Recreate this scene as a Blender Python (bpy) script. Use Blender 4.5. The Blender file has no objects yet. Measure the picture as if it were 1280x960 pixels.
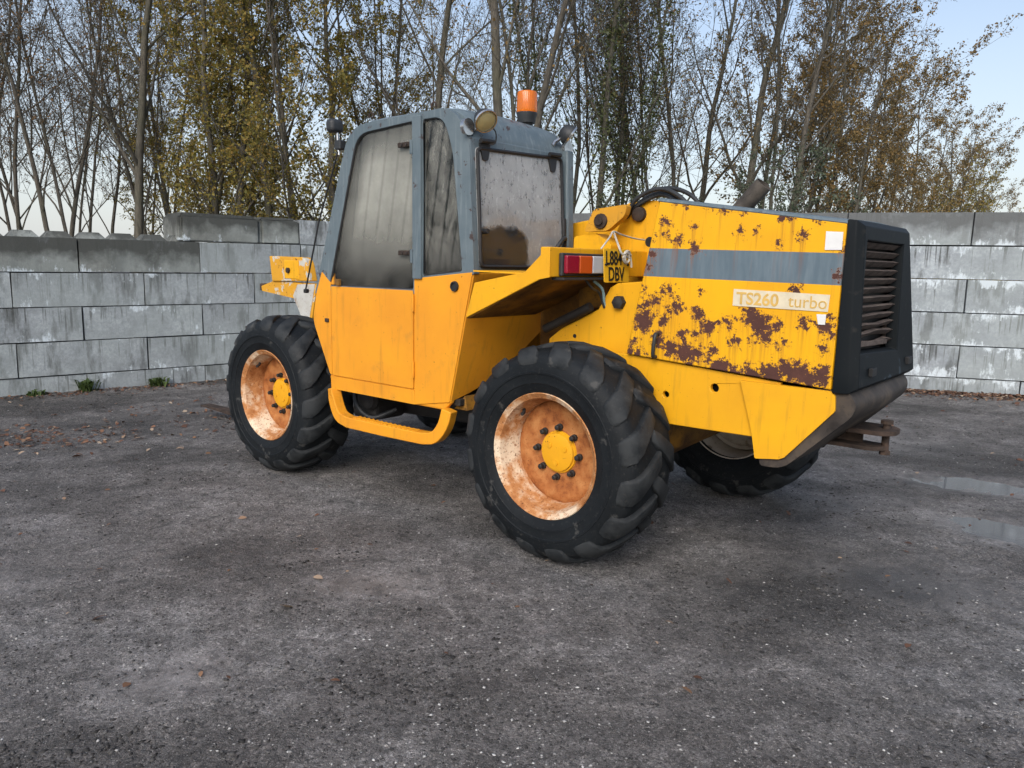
import bpy, bmesh, math, random
import numpy as np
from mathutils import Vector, Matrix
from mathutils.geometry import tessellate_polygon
R = math.radians
SC = bpy.context.scene
COL = SC.collection
# ------------------------------------------------------------------ camera
CAM_H, PITCH, ROLL, F_PX = 1.5706, 0.1569, 0.0175, 946.436
cam = bpy.data.cameras.new('camera'); cam.sensor_width = 36.0; cam.lens = F_PX/1280*36; cam.clip_start = 0.05; cam.clip_end = 2000
camo = bpy.data.objects.new('camera', cam); COL.objects.link(camo); SC.camera = camo
_c, _s = math.cos(PITCH), math.sin(PITCH)
_fwd, _up, _rt = Vector((0, _c, -_s)), Vector((0, _s, _c)), Vector((1, 0, 0))
_r2 = _rt*math.cos(ROLL)+_up*math.sin(ROLL); _u2 = _up*math.cos(ROLL)-_rt*math.sin(ROLL)
_m = Matrix((_r2, _u2, -_fwd)).transposed().to_4x4(); _m.translation = (0, 0, CAM_H); camo.matrix_world = _m
# ------------------------------------------------------------------ sky, sun, exposure
SUN_EL, SUN_AZ = R(36), R(-163)          # azimuth from +Y towards +X
world = bpy.data.worlds.new('World'); SC.world = world; world.use_nodes = True
wn = world.node_tree.nodes; wl = world.node_tree.links
bg = wn['Background']; sky = wn.new('ShaderNodeTexSky'); sky.sky_type = 'NISHITA'; sky.sun_disc = False
sky.sun_elevation = SUN_EL; sky.sun_rotation = SUN_AZ; sky.air_density = 1.0; sky.dust_density = 2.0; sky.ozone_density = 1.0
veil = wn.new('ShaderNodeMix'); veil.data_type = 'RGBA'; veil.inputs[0].default_value = 0.30
wl.new(sky.outputs[0], veil.inputs[6]); veil.inputs[7].default_value = (3.75, 3.85, 3.92, 1)     # thin even cloud veil
wtc = wn.new('ShaderNodeTexCoord'); wsp = wn.new('ShaderNodeSeparateXYZ'); wmr = wn.new('ShaderNodeMapRange'); wl.new(wtc.outputs['Generated'], wsp.inputs[0]); wl.new(wsp.outputs[2], wmr.inputs[0])
for _i, _v in enumerate((0.0, .38, .80, .14)): wmr.inputs[_i+1].default_value = _v                # the veil thickens evenly towards the horizon all round
wl.new(wmr.outputs[0], veil.inputs[0]); wl.new(veil.outputs[2], bg.inputs[0]); bg.inputs[1].default_value = 0.105
sun = bpy.data.lights.new('sun', 'SUN'); sun.energy = 1.2; sun.angle = R(34); sun.color = (1, .96, .91)
suno = bpy.data.objects.new('sun', sun); COL.objects.link(suno)
_sd = Vector((math.sin(SUN_AZ)*math.cos(SUN_EL), math.cos(SUN_AZ)*math.cos(SUN_EL), math.sin(SUN_EL)))
suno.rotation_euler = _sd.to_track_quat('Z', 'Y').to_euler(); suno.location = (-20, -10, 15)
vs = SC.view_settings; vs.view_transform = 'Standard'; vs.look = 'None'; vs.exposure = 1.0; vs.gamma = 1.0; vs.use_curve_mapping = False
SC.cycles.max_bounces = 5; SC.cycles.diffuse_bounces = 2; SC.cycles.glossy_bounces = 2; SC.cycles.transmission_bounces = 4; SC.cycles.use_denoising = True; SC.cycles.use_adaptive_sampling = True; SC.cycles.adaptive_threshold = .025; SC.cycles.transparent_max_bounces = 12

# ------------------------------------------------------------------ helpers
def tag(o, label=None, cat=None, group=None, kind=None):
    if label: o['label'] = label
    if cat: o['category'] = cat
    if group: o['group'] = group
    if kind: o['kind'] = kind
    return o
def link(name, me, parent=None):
    o = bpy.data.objects.new(name, me); COL.objects.link(o)
    if parent is not None: o.parent = parent
    return o
def mesh(name, v, f, mat, smooth=False, angle=None):
    me = bpy.data.meshes.new(name); me.from_pydata([tuple(p) for p in v], [], [tuple(q) for q in f])
    if mat: me.materials.append(mat)
    me.update()
    if smooth or angle:
        me.polygons.foreach_set('use_smooth', [True]*len(me.polygons))
        if angle: me.set_sharp_from_angle(angle=R(angle))
    return me
def fixn(me):
    bm = bmesh.new(); bm.from_mesh(me); bmesh.ops.recalc_face_normals(bm, faces=bm.faces); bm.to_mesh(me); bm.free()
def bev(o, w=.006, seg=2, ang=35):
    m = o.modifiers.new('bevel', 'BEVEL'); m.width = w; m.segments = seg; m.limit_method = 'ANGLE'; m.angle_limit = R(ang); return o
def np_mesh(name, V, F, mat, smooth=False):
    """fast mesh from arrays: V (n,3), F (m,k)"""
    me = bpy.data.meshes.new(name); V = np.asarray(V, np.float32); F = np.asarray(F, np.int32); m, k = F.shape
    me.vertices.add(len(V)); me.vertices.foreach_set('co', V.ravel())
    me.loops.add(m*k); me.loops.foreach_set('vertex_index', F.ravel())
    me.polygons.add(m); me.polygons.foreach_set('loop_start', np.arange(0, m*k, k, dtype=np.int32))
    me.polygons.foreach_set('loop_total', np.full(m, k, np.int32))
    if smooth: me.polygons.foreach_set('use_smooth', np.ones(m, bool))
    me.materials.append(mat); me.update(calc_edges=True); me.validate(); return me
def attr(me, name, vals):
    a = me.attributes.new(name, 'FLOAT', 'POINT'); a.data.foreach_set('value', np.asarray(vals, np.float32))
def box(name, lo, hi, mat, parent=None, b=.006, seg=2):
    x0, y0, z0 = lo; x1, y1, z1 = hi
    x0, x1 = min(x0, x1), max(x0, x1); y0, y1 = min(y0, y1), max(y0, y1); z0, z1 = min(z0, z1), max(z0, z1)
    v = [(x0,y0,z0),(x1,y0,z0),(x1,y1,z0),(x0,y1,z0),(x0,y0,z1),(x1,y0,z1),(x1,y1,z1),(x0,y1,z1)]
    f = [(0,3,2,1),(4,5,6,7),(0,1,5,4),(1,2,6,5),(2,3,7,6),(3,0,4,7)]
    o = link(name, mesh(name, v, f, mat), parent)
    if b: bev(o, b, seg)
    return o
def rnd_poly(pts, r=.04, n=5):
    out = []; N = len(pts)
    for i, p in enumerate(pts):
        rr = r[i] if isinstance(r, (list, tuple)) else r
        p = Vector(p); a = Vector(pts[i-1])-p; c = Vector(pts[(i+1) % N])-p
        if rr <= 0: out.append(tuple(p)); continue
        d = min(rr, a.length*.45, c.length*.45); a = p+a.normalized()*d; c = p+c.normalized()*d
        for k in range(n+1):
            t = k/n; out.append(tuple(a*(1-t)**2+p*2*t*(1-t)+c*t*t))
    return out
def sheet(name, loops, to3, nrm, thick, mat, parent=None, b=.005, seg=2):
    """plate: first loop outline, further loops are holes; to3 maps 2D -> 3D outer face, thick goes against nrm"""
    L3 = [[Vector((p[0], p[1], 0)) for p in l] for l in loops]
    tris = tessellate_polygon(L3); flat = [p for l in loops for p in l]; n = len(flat)
    nv = Vector(nrm)*thick
    v = [Vector(to3(*p)) for p in flat]; v = v+[p-nv for p in v]
    f = [tuple(t) for t in tris]+[tuple(i+n for i in reversed(t)) for t in tris]
    k = 0
    for l in loops:
        m = len(l)
        for i in range(m): a, c = k+i, k+(i+1) % m; f.append((a, c, c+n, a+n))
        k += m
    me = mesh(name, v, f, mat); fixn(me)
    o = link(name, me, parent)
    if b: bev(o, b, seg)
    return o
def XZ(y): return lambda a, c: (a, y, c)
def side(name, loops, y, thick, mat, parent=None, b=.005):
    if not isinstance(loops[0][0], (tuple, list)): loops = [loops]
    return sheet(name, loops, XZ(y), (0, 1, 0), thick, mat, parent, b)
def frames(P):
    P = np.asarray(P, float); T = np.gradient(P, axis=0); T /= np.linalg.norm(T, axis=1)[:, None]+1e-9
    up = np.array([0, 0, 1.]) if abs(T[:, 2]).mean() < .8 else np.array([1., 0, 0])
    A = np.cross(T, up); A /= np.linalg.norm(A, axis=1)[:, None]+1e-9
    return P, T, A, np.cross(A, T)
def tube_vf(P, rad, k=8, caps=True, sec=None):
    P, T, A, B = frames(P); n = len(P); rad = np.broadcast_to(np.asarray(rad, float), (n,))
    if sec is None:
        th = np.arange(k)*2*np.pi/k; sec = np.stack([np.cos(th), np.sin(th)], 1)
    else: sec = np.asarray(sec, float); k = len(sec)
    V = P[:, None]+rad[:, None, None]*(sec[None, :, 0:1]*A[:, None]+sec[None, :, 1:2]*B[:, None])
    F = []
    for i in range(n-1):
        for j in range(k):
            a, c = i*k+j, i*k+(j+1) % k; F.append((a, c, c+k, a+k))
    if caps: F += [tuple(range(k-1, -1, -1)), tuple((n-1)*k+j for j in range(k))]
    return V.reshape(-1, 3), F
def tube(name, P, rad, mat, parent=None, k=10, sec=None, smooth=True, b=0):
    v, f = tube_vf(P, rad, k, True, sec); me = mesh(name, v, f, mat, angle=50 if smooth else None); fixn(me)
    o = link(name, me, parent)
    if b: bev(o, b)
    return o
def curve_pts(ctrl, n=24):
    """Catmull-Rom through control points"""
    c = [np.array(p, float) for p in ctrl]; c = [2*c[0]-c[1]]+c+[2*c[-1]-c[-2]]; out = []
    m = len(c)-3
    for i in range(m):
        for t in np.linspace(0, 1, max(2, n//m), endpoint=False):
            p0, p1, p2, p3 = c[i:i+4]
            out.append(.5*((2*p1)+(-p0+p2)*t+(2*p0-5*p1+4*p2-p3)*t*t+(-p0+3*p1-3*p2+p3)*t**3))
    out.append(c[-2]); return np.array(out)
def lathe(name, prof, mat, parent=None, seg=48, axis='Y', loc=(0,0,0), angle=35, close=False):
    """prof: (axial, radius)"""
    v = []; f = []; n = len(prof)
    for i in range(seg):
        t = 2*math.pi*i/seg; c, s = math.cos(t), math.sin(t)
        for a, r in prof:
            p = {'Y': (r*c, a, r*s), 'Z': (r*c, r*s, a), 'X': (a, r*c, r*s)}[axis]; v.append((p[0]+loc[0], p[1]+loc[1], p[2]+loc[2]))
    for i in range(seg):
        j = (i+1) % seg
        for k in range(n if close else n-1):
            l = (k+1) % n; f.append((i*n+k, j*n+k, j*n+l, i*n+l))
    me = mesh(name, v, f, mat, angle=angle)
    bm = bmesh.new(); bm.from_mesh(me); bmesh.ops.remove_doubles(bm, verts=bm.verts, dist=1e-6); bmesh.ops.recalc_face_normals(bm, faces=bm.faces); bm.to_mesh(me); bm.free()
    return link(name, me, parent)
def text(name, s, size, mat, parent, origin, ax, ay, sx=1.0, bold=0.0, align='LEFT'):
    """flat lettering as a thin mesh; ax = reading direction, ay = up, in parent space"""
    cu = bpy.data.curves.new(name, 'FONT'); cu.body = s; cu.size = size; cu.extrude = .0008; cu.offset = bold; cu.align_x = align; cu.resolution_u = 4
    t = bpy.data.objects.new(name, cu); COL.objects.link(t)
    dg = bpy.context.evaluated_depsgraph_get(); me = bpy.data.meshes.new_from_object(t.evaluated_get(dg)); bpy.data.objects.remove(t)
    ax, ay = Vector(ax).normalized(), Vector(ay).normalized(); az = ax.cross(ay)
    m = Matrix((ax*sx, ay, az)).transposed().to_4x4(); m.translation = origin; me.transform(m)
    me.materials.clear(); me.materials.append(mat); return link(name, me, parent)
# value noise
_rs = np.random.RandomState(7); _tab = _rs.rand(256, 256)
def vnoise(x, y):
    xi = np.floor(x).astype(int); yi = np.floor(y).astype(int); fx = x-xi; fy = y-yi
    fx = fx*fx*(3-2*fx); fy = fy*fy*(3-2*fy); g = lambda a, c: _tab[a % 256, c % 256]
    return (g(xi, yi)*(1-fx)+g(xi+1, yi)*fx)*(1-fy)+(g(xi, yi+1)*(1-fx)+g(xi+1, yi+1)*fx)*fy
def fbm(x, y, o=4, ga=.5):
    s = 0; a = 1; t = 0
    for i in range(o): s = s+a*vnoise(x*2**i+17.3*i, y*2**i+9.1*i); t += a; a *= ga
    return s/t-.5

# ------------------------------------------------------------------ materials
class NT:
    def __init__(s, name):
        s.m = bpy.data.materials.new(name); s.m.use_nodes = True; s.n = s.m.node_tree.nodes; s.l = s.m.node_tree.links
        s.p = s.n['Principled BSDF']; s.tc = s.n.new('ShaderNodeTexCoord'); s.out = s.n['Material Output']
    def _in(s, sock, v):
        if isinstance(v, bpy.types.NodeSocket): s.l.new(v, sock)
        elif isinstance(v, (tuple, list)) and len(v) == 3 and sock.type == 'RGBA': sock.default_value = (*v, 1)
        else: sock.default_value = v
    def vec(s, scale=(1,1,1), space='Object', rot=(0,0,0), off=None):
        mp = s.n.new('ShaderNodeMapping'); s.l.new(s.tc.outputs[space], mp.inputs[0]); mp.inputs['Scale'].default_value = scale; mp.inputs['Rotation'].default_value = rot
        if off is not None: s._in(mp.inputs['Location'], off)
        return mp.outputs[0]
    def noise(s, scale=5, detail=4, rough=.55, vec=None, dist=0):
        n = s.n.new('ShaderNodeTexNoise'); n.inputs['Scale'].default_value = scale; n.inputs['Detail'].default_value = detail; n.inputs['Roughness'].default_value = rough; n.inputs['Distortion'].default_value = dist
        s.l.new(vec if vec is not None else s.tc.outputs['Object'], n.inputs['Vector']); return n.outputs[0]
    def voro(s, scale, vec=None, feat='F1', out='Distance'):
        n = s.n.new('ShaderNodeTexVoronoi'); n.feature = feat; n.inputs['Scale'].default_value = scale
        s.l.new(vec if vec is not None else s.tc.outputs['Object'], n.inputs['Vector']); return n.outputs[out]
    def ramp(s, v, stops, interp='LINEAR'):
        n = s.n.new('ShaderNodeValToRGB'); s._in(n.inputs[0], v); n.color_ramp.interpolation = interp; e = n.color_ramp.elements
        while len(e) < len(stops): e.new(.5)
        for q, (p, c) in zip(e, stops):
            q.position = p; q.color = (c, c, c, 1) if isinstance(c, (int, float)) else (*c, 1)
        return n.outputs[0]
    def mix(s, f, a, b, mode='MIX'):
        n = s.n.new('ShaderNodeMix'); n.data_type = 'RGBA'; n.blend_type = mode; s._in(n.inputs[0], f); s._in(n.inputs[6], a); s._in(n.inputs[7], b); return n.outputs[2]
    def math(s, op, a, b=0.0, c=0.0, clamp=False):
        n = s.n.new('ShaderNodeMath'); n.operation = op; n.use_clamp = clamp; s._in(n.inputs[0], a); s._in(n.inputs[1], b); s._in(n.inputs[2], c); return n.outputs[0]
    def map(s, v, a, b, c=0.0, d=1.0):
        n = s.n.new('ShaderNodeMapRange'); n.clamp = True; s._in(n.inputs[0], v)
        for i, q in enumerate((a, b, c, d)): n.inputs[i+1].default_value = q
        return n.outputs[0]
    def xyz(s, space='Object'):
        n = s.n.new('ShaderNodeSeparateXYZ'); s.l.new(s.tc.outputs[space], n.inputs[0]); return n.outputs
    def attr(s, name):
        n = s.n.new('ShaderNodeAttribute'); n.attribute_name = name; return n.outputs['Fac']
    def orand(s): return s.n.new('ShaderNodeObjectInfo').outputs['Random']
    def bump(s, h, strength=.3, dist=.01):
        n = s.n.new('ShaderNodeBump'); n.inputs['Strength'].default_value = strength; n.inputs['Distance'].default_value = dist; s._in(n.inputs['Height'], h); s.l.new(n.outputs[0], s.p.inputs['Normal'])
    def set(s, **k):
        for a, v in k.items(): s._in(s.p.inputs[{'color': 'Base Color', 'rough': 'Roughness', 'metal': 'Metallic', 'spec': 'Specular IOR Level', 'coat': 'Coat Weight'}.get(a, a)], v)
        return s.m
RUST_D, RUST_L = (.045, .020, .016), (.12, .045, .025)
def paint(name, col, col2, speck=.70, rough=.42, dirt=.25, streak=True):
    t = NT(name); n1 = t.noise(2.2, 5); n2 = t.noise(55, 6, .6); n3 = t.noise(8, 5, .65)
    c = t.mix(t.map(n1, .35, .68), col, col2)
    if streak:
        st = t.noise(5, 4, .6, t.vec((5, 5, .55))); c = t.mix(t.map(st, .55, .75, 0, dirt), c, (.16, .09, .03))
    c = t.mix(t.map(n3, .6, .8, 0, dirt), c, (.19, .12, .05))
    m = t.math('MULTIPLY', t.map(n2, speck, speck+.03), t.map(n3, .46, .54))
    c = t.mix(m, c, RUST_D)
    t.bump(t.noise(3.5, 3), .12, .02)
    return t.set(color=c, rough=t.map(n1, .3, .7, rough-.06, rough+.14), spec=.28)
M_cab = paint('cab_orange_paint', (.80, .335, .020), (.70, .275, .02), .675, .42, .30)
M_yel = paint('yellow_paint', (.80, .405, .012), (.70, .33, .012), .66, .42, .3)
M_worn = paint('worn_yellow_paint', (.66, .32, .02), (.50, .25, .03), .60, .55, .7)
def peel_mat():
    t = NT('peeling_yellow'); c = t.mix(t.noise(4, 5), (.70, .34, .02), (.58, .29, .03)); n = t.noise(7, 7, .7)
    c = t.mix(t.map(n, .56, .58), c, (.52, .50, .44)); c = t.mix(t.map(t.noise(16, 7, .72), .60, .63), c, (.14, .05, .02)); t.bump(n, .3, .004); return t.set(color=c, rough=.6, spec=.25)
M_peel = peel_mat()
def hood_mat():
    t = NT('hood_paint'); n1 = t.noise(3, 5); c = t.mix(t.map(n1, .35, .68), (.82, .42, .008), (.74, .355, .010))
    st = t.noise(6, 4, .6, t.vec((5, 5, .5))); c = t.mix(t.map(st, .58, .76, 0, .22), c, (.25, .13, .03))
    sl = t.attr('stripe'); sc = t.mix(t.map(t.noise(5, 4, .6, t.vec((6, 6, .8))), .4, .7), (.105, .145, .175), (.15, .195, .225))
    c = t.mix(t.map(sl, -.001, .001), c, sc)
    nf = t.noise(46, 8, .72); r = t.math('ADD', t.attr('rust'), t.map(nf, .25, .75, -.046, .040)); r = t.math('ADD', r, t.map(t.noise(150, 5, .75), .25, .75, -.014, .012)); rm = t.map(r, 0, .0018)
    rn = t.math('MULTIPLY', t.attr('run'), t.map(t.noise(1.0, 4, .6, t.vec((70, 70, 1.6))), .45, .68, 0, .75)); c = t.mix(rn, c, (.24, .085, .022)); rim = t.map(r, -.010, .0); c = t.mix(t.math('MULTIPLY', rim, .55), c, (.34, .12, .02))
    rc = t.mix(t.noise(14, 6, .7), (.035, .017, .016), (.135, .055, .040)); c = t.mix(rm, c, rc)
    sp = t.map(t.noise(70, 5, .6), .70, .73); c = t.mix(sp, c, RUST_D)
    t.bump(t.math('ADD', t.math('MULTIPLY', rm, -.5), t.math('MULTIPLY', t.math('MULTIPLY', rm, t.noise(120, 4)), .4)), .5, .004)
    return t.set(color=c, rough=t.math('ADD', t.math('MULTIPLY', rm, .45), .40), spec=.28)
M_hood = hood_mat()
def rusty(name, a, b, c3, p=.5, rough=.75, sc=9, metal=0.0):
    t = NT(name); n = t.noise(sc, 7, .68); n2 = t.noise(sc*4, 5, .7)
    c = t.ramp(n, [(.30, a), (p, b), (p+.17, c3)]); c = t.mix(t.map(n2, .55, .75, 0, .5), c, a); c = t.mix(t.map(t.noise(sc*6, 6, .72), .60, .64, 0, .55), c, tuple(q*.7 for q in a)); t.bump(n2, .35, .004); return t.set(color=c, rough=rough, metal=metal, spec=.25)
M_rim = rusty('rim_disc_rust', (.13, .036, .013), (.36, .125, .036), (.50, .22, .075), .48, .72, 13)
M_rimw = rusty('rim_barrel_peeling', (.20, .060, .018), (.50, .24, .095), (.74, .60, .44), .47, .8, 4.5)
def rimw():
    t = NT('rim_barrel_peeling'); n = t.noise(5, 6, .66); c = t.ramp(n, [(.32, (.26, .085, .024)), (.47, (.48, .22, .085)), (.60, (.72, .58, .42))])
    c = t.mix(t.map(t.noise(34, 7, .74), .55, .60, 0, .6), c, (.30, .10, .028)); c = t.mix(t.map(t.noise(70, 5, .7), .60, .63, 0, .8), c, (.09, .03, .012)); t.bump(t.noise(40, 6, .7), .4, .004); return t.set(color=c, rough=.8, spec=.2)
M_rimw = rimw()
M_rimf = rusty('far_rim_paint', (.16, .10, .07), (.48, .42, .35), (.55, .50, .44), .42, .6, 10)
M_rust = rusty('dark_rust', (.020, .016, .014), (.050, .036, .029), (.088, .058, .044), .5, .8, 12)
M_under = rusty('rusty_yellow_underside', (.045, .022, .012), (.17, .085, .02), (.36, .17, .02), .5, .75, 5)
def simple(name, col, rough=.5, metal=0.0, var=.35, sc=12, bump=.1):
    t = NT(name); n = t.noise(sc, 5, .6); c = t.mix(t.map(n, .3, .7), tuple(q*(1-var) for q in col), tuple(min(1, q*(1+var)) for q in col)); t.bump(t.noise(sc*6, 3), bump, .003); return t.set(color=c, rough=rough, metal=metal)
M_black = simple('black_plastic', (.022, .024, .026), .55); M_dark = simple('dark_steel', (.02, .018, .017), .7, 0, .5)
M_seat = simple('seat_vinyl', (.022, .019, .017), .5); M_gasket = simple('rubber_gasket', (.012, .012, .013), .6)
M_zinc = simple('bolt_steel', (.06, .05, .045), .6, .4); M_white = simple('sticker_white', (.72, .72, .70), .5, 0, .08)
M_plate = simple('plate_yellow', (.82, .46, .02), .45, 0, .08); M_ink = simple('lettering_black', (.012, .012, .012), .5); M_goldink = simple('lettering_gold', (.60, .38, .10), .5, 0, .15)
M_fade = simple('decal_pale', (.66, .58, .42), .5, 0, .10, 20); M_string = simple('string', (.55, .52, .45), .9); M_cord = simple('cord_blue', (.20, .33, .36), .9)
def grey_mat():
    t = NT('cab_grey_paint'); n = t.noise(4, 6, .62); st = t.noise(6, 5, .6, t.vec((7, 7, .6)))
    c = t.mix(t.map(n, .35, .68), (.085, .118, .138), (.125, .160, .178)); c = t.mix(t.map(st, .52, .72, 0, .5), c, (.22, .26, .275))
    c = t.mix(t.map(t.noise(13, 8, .72), .60, .62), c, (.055, .035, .032)); t.bump(n, .1, .004); return t.set(color=c, rough=.5)
M_grey = grey_mat()
def grille_mat():
    t = NT('grille_plastic'); n = t.noise(4.5, 5, .6, None, .8); c = t.mix(t.map(n, .63, .66), (.008, .0105, .0125), (.030, .044, .056)); c = t.mix(t.map(t.noise(20, 5), .6, .75, 0, .4), c, (.05, .045, .04)); t.bump(t.noise(60, 3), .12, .003); return t.set(color=c, rough=.62, spec=.14)
M_gril = grille_mat()
M_slat = rusty('slat_dirty', (.040, .033, .029), (.105, .082, .070), (.17, .135, .115), .5, .8, 14)
M_cw = rusty('counterweight_bare', (.022, .018, .016), (.052, .043, .037), (.11, .085, .062), .5, .65, 6)
def tyre_mat():
    t = NT('tyre_rubber'); n = t.noise(7, 6, .65); lug = t.attr('lug'); n2 = t.noise(3.2, 5, .6)
    c = t.mix(t.map(n2, .35, .7), (.0045, .006, .0075), (.010, .0125, .015)); dust = t.math('MULTIPLY', lug, t.map(n, .34, .56))
    c = t.mix(t.math('MULTIPLY', dust, .42), c, (.062, .066, .068)); c = t.mix(t.map(t.noise(9, 5, .6, t.vec((1, 1, 1), 'Object')), .62, .67, 0, .5), c, (.085, .083, .078)); c = t.mix(t.map(t.noise(60, 5, .7), .58, .68, 0, .5), c, (.05, .048, .045))
    t.bump(t.noise(90, 4), .2, .003); return t.set(color=c, rough=t.map(n, .3, .7, .50, .75), spec=.22)
M_tyre = tyre_mat()
def glass(name, film, alpha, scat=.6):
    """thin pane: clear glass under a film of condensation / dust; alpha(t) builds the film's cover"""
    t = NT(name); a = t.math('SUBTRACT', 1.0, t.math('SQRT', t.math('SUBTRACT', 1.0, alpha(t)))); col = t.mix(t.map(t.noise(2.5, 4), .3, .7), film, tuple(q*.86 for q in film))
    tr = t.n.new('ShaderNodeBsdfTransparent'); tr.inputs[0].default_value = (.955, .97, .96, 1)
    df = t.n.new('ShaderNodeBsdfDiffuse'); t._in(df.inputs[0], col); tl = t.n.new('ShaderNodeBsdfTranslucent'); t._in(tl.inputs[0], col)
    m0 = t.n.new('ShaderNodeMixShader'); m0.inputs[0].default_value = scat; t.l.new(df.outputs[0], m0.inputs[1]); t.l.new(tl.outputs[0], m0.inputs[2])
    m1 = t.n.new('ShaderNodeMixShader'); t._in(m1.inputs[0], a); t.l.new(tr.outputs[0], m1.inputs[1]); t.l.new(m0.outputs[0], m1.inputs[2])
    gl = t.n.new('ShaderNodeBsdfGlossy'); gl.inputs['Roughness'].default_value = .05; fr = t.n.new('ShaderNodeFresnel'); fr.inputs[0].default_value = 1.45
    m2 = t.n.new('ShaderNodeMixShader'); t.l.new(fr.outputs[0], m2.inputs[0]); t.l.new(m1.outputs[0], m2.inputs[1]); t.l.new(gl.outputs[0], m2.inputs[2]); t.l.new(m2.outputs[0], t.out.inputs[0]); return t.m
def wiped(t, sc=1.25):
    w = t.n.new('ShaderNodeTexWave'); w.wave_type = 'BANDS'; w.bands_direction = 'X'; w.inputs['Scale'].default_value = sc; w.inputs['Distortion'].default_value = 1.1; w.inputs['Detail'].default_value = 1; w.inputs['Detail Scale'].default_value = .5
    t.l.new(t.vec((2.3, 1, 1), 'Object', (0, R(23), 0)), w.inputs[0]); return t.math('MULTIPLY', t.map(w.outputs[1], .86, 1.0), t.map(t.xyz()[2], 1.52, 1.80))
def a_door(t):
    x, y, z = t.xyz(); u = t.math('ADD', x, t.math('MULTIPLY', z, .33)); n = t.map(t.noise(5, 5, .62), .3, .7, -.12, .12)
    f = t.math('MULTIPLY', t.map(z, 1.45, 1.90, .16, .80), t.map(z, 2.34, 2.16, .45, 1)); f = t.math('MULTIPLY', f, t.map(u, 2.300, 2.18, .40, 1)); f = t.math('MULTIPLY', f, t.map(x, 1.05, 1.10, .80, 1))
    return t.math('SUBTRACT', t.math('ADD', f, n), t.math('MULTIPLY', wiped(t), .10), 0, True)
def a_quart(t):
    z = t.xyz()[2]; n = t.noise(7, 6, .7, t.vec((1.4, 1, .8)), .6); f = t.math('MULTIPLY', t.map(n, .36, .62, .08, .58), t.map(z, 1.5, 1.75, .35, 1)); return t.math('SUBTRACT', f, t.math('MULTIPLY', wiped(t, 1.5), .25), 0, True)
def a_rear(t):
    x, y, z = t.xyz(); wob = t.map(t.noise(9, 4, .6), .3, .7, -.02, .02)
    f = t.math('ADD', t.map(z, 1.60, 1.95, .50, .66), t.map(t.noise(4, 4), .3, .7, -.10, .10))
    f = t.math('SUBTRACT', f, t.math('MULTIPLY', t.map(t.noise(30, 6, .78, t.vec((1, 1, .5))), .54, .62), t.map(z, 1.75, 1.95, .03, .30)))          # run-off drops
    f = t.math('ADD', f, t.math('MULTIPLY', t.map(t.noise(44, 5, .75, t.vec((1, 1, .6))), .57, .64), .16))
    # rubbed clear where the seat back touches the pane
    m = t.math('ADD', t.math('POWER', t.math('ABSOLUTE', t.math('DIVIDE', t.math('ADD', t.math('ADD', y, .315), wob), .215)), 4.0), t.math('POWER', t.math('ABSOLUTE', t.math('DIVIDE', t.math('ADD', t.math('SUBTRACT', z, 1.60), wob), .180)), 4.0)); m = t.map(m, 1.25, .75); return t.math('MULTIPLY', f, t.math('SUBTRACT', 1.0, t.math('MULTIPLY', m, .86)), 0, True)
M_gdoor = glass('fogged_door_glass', (.76, .755, .67), a_door, .4)
M_gquart = glass('dirty_quarter_glass', (.74, .73, .65), a_quart, .4)
M_grear = glass('wet_rear_glass', (.96, .97, .96), a_rear, .2)
M_gclear = glass('fogged_far_glass', (.93, .90, .78), lambda t: t.math('MULTIPLY', t.map(t.noise(9, 6, .75), .42, .56, .45, .92), t.map(t.xyz()[2], 1.42, 1.7, .55, 1)), .92)
def lens(name, col, tr=.5, rough=.25):
    t = NT(name); w = t.n.new('ShaderNodeTexWave'); w.inputs['Scale'].default_value = 40; t.l.new(t.tc.outputs['Object'], w.inputs[0]); t.bump(w.outputs[1], .25, .003)
    return t.set(color=col, rough=rough, **{'Transmission Weight': tr, 'Subsurface Weight': 0.0})
M_red, M_amb, M_clr = lens('lens_red', (.30, .008, .03), .15), lens('lens_amber', (.62, .10, .015), .15), lens('lens_clear', (.62, .64, .66), .25)
M_beacon = lens('beacon_amber', (.95, .24, .012), .45, .15); M_beaconi = simple('beacon_reflector', (.85, .35, .05), .3, .2); M_lampg = lens('lamp_lens', (.50, .43, .22), .2, .15); M_chrome = simple('lamp_reflector', (.5, .5, .5), .2, .9)
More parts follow.
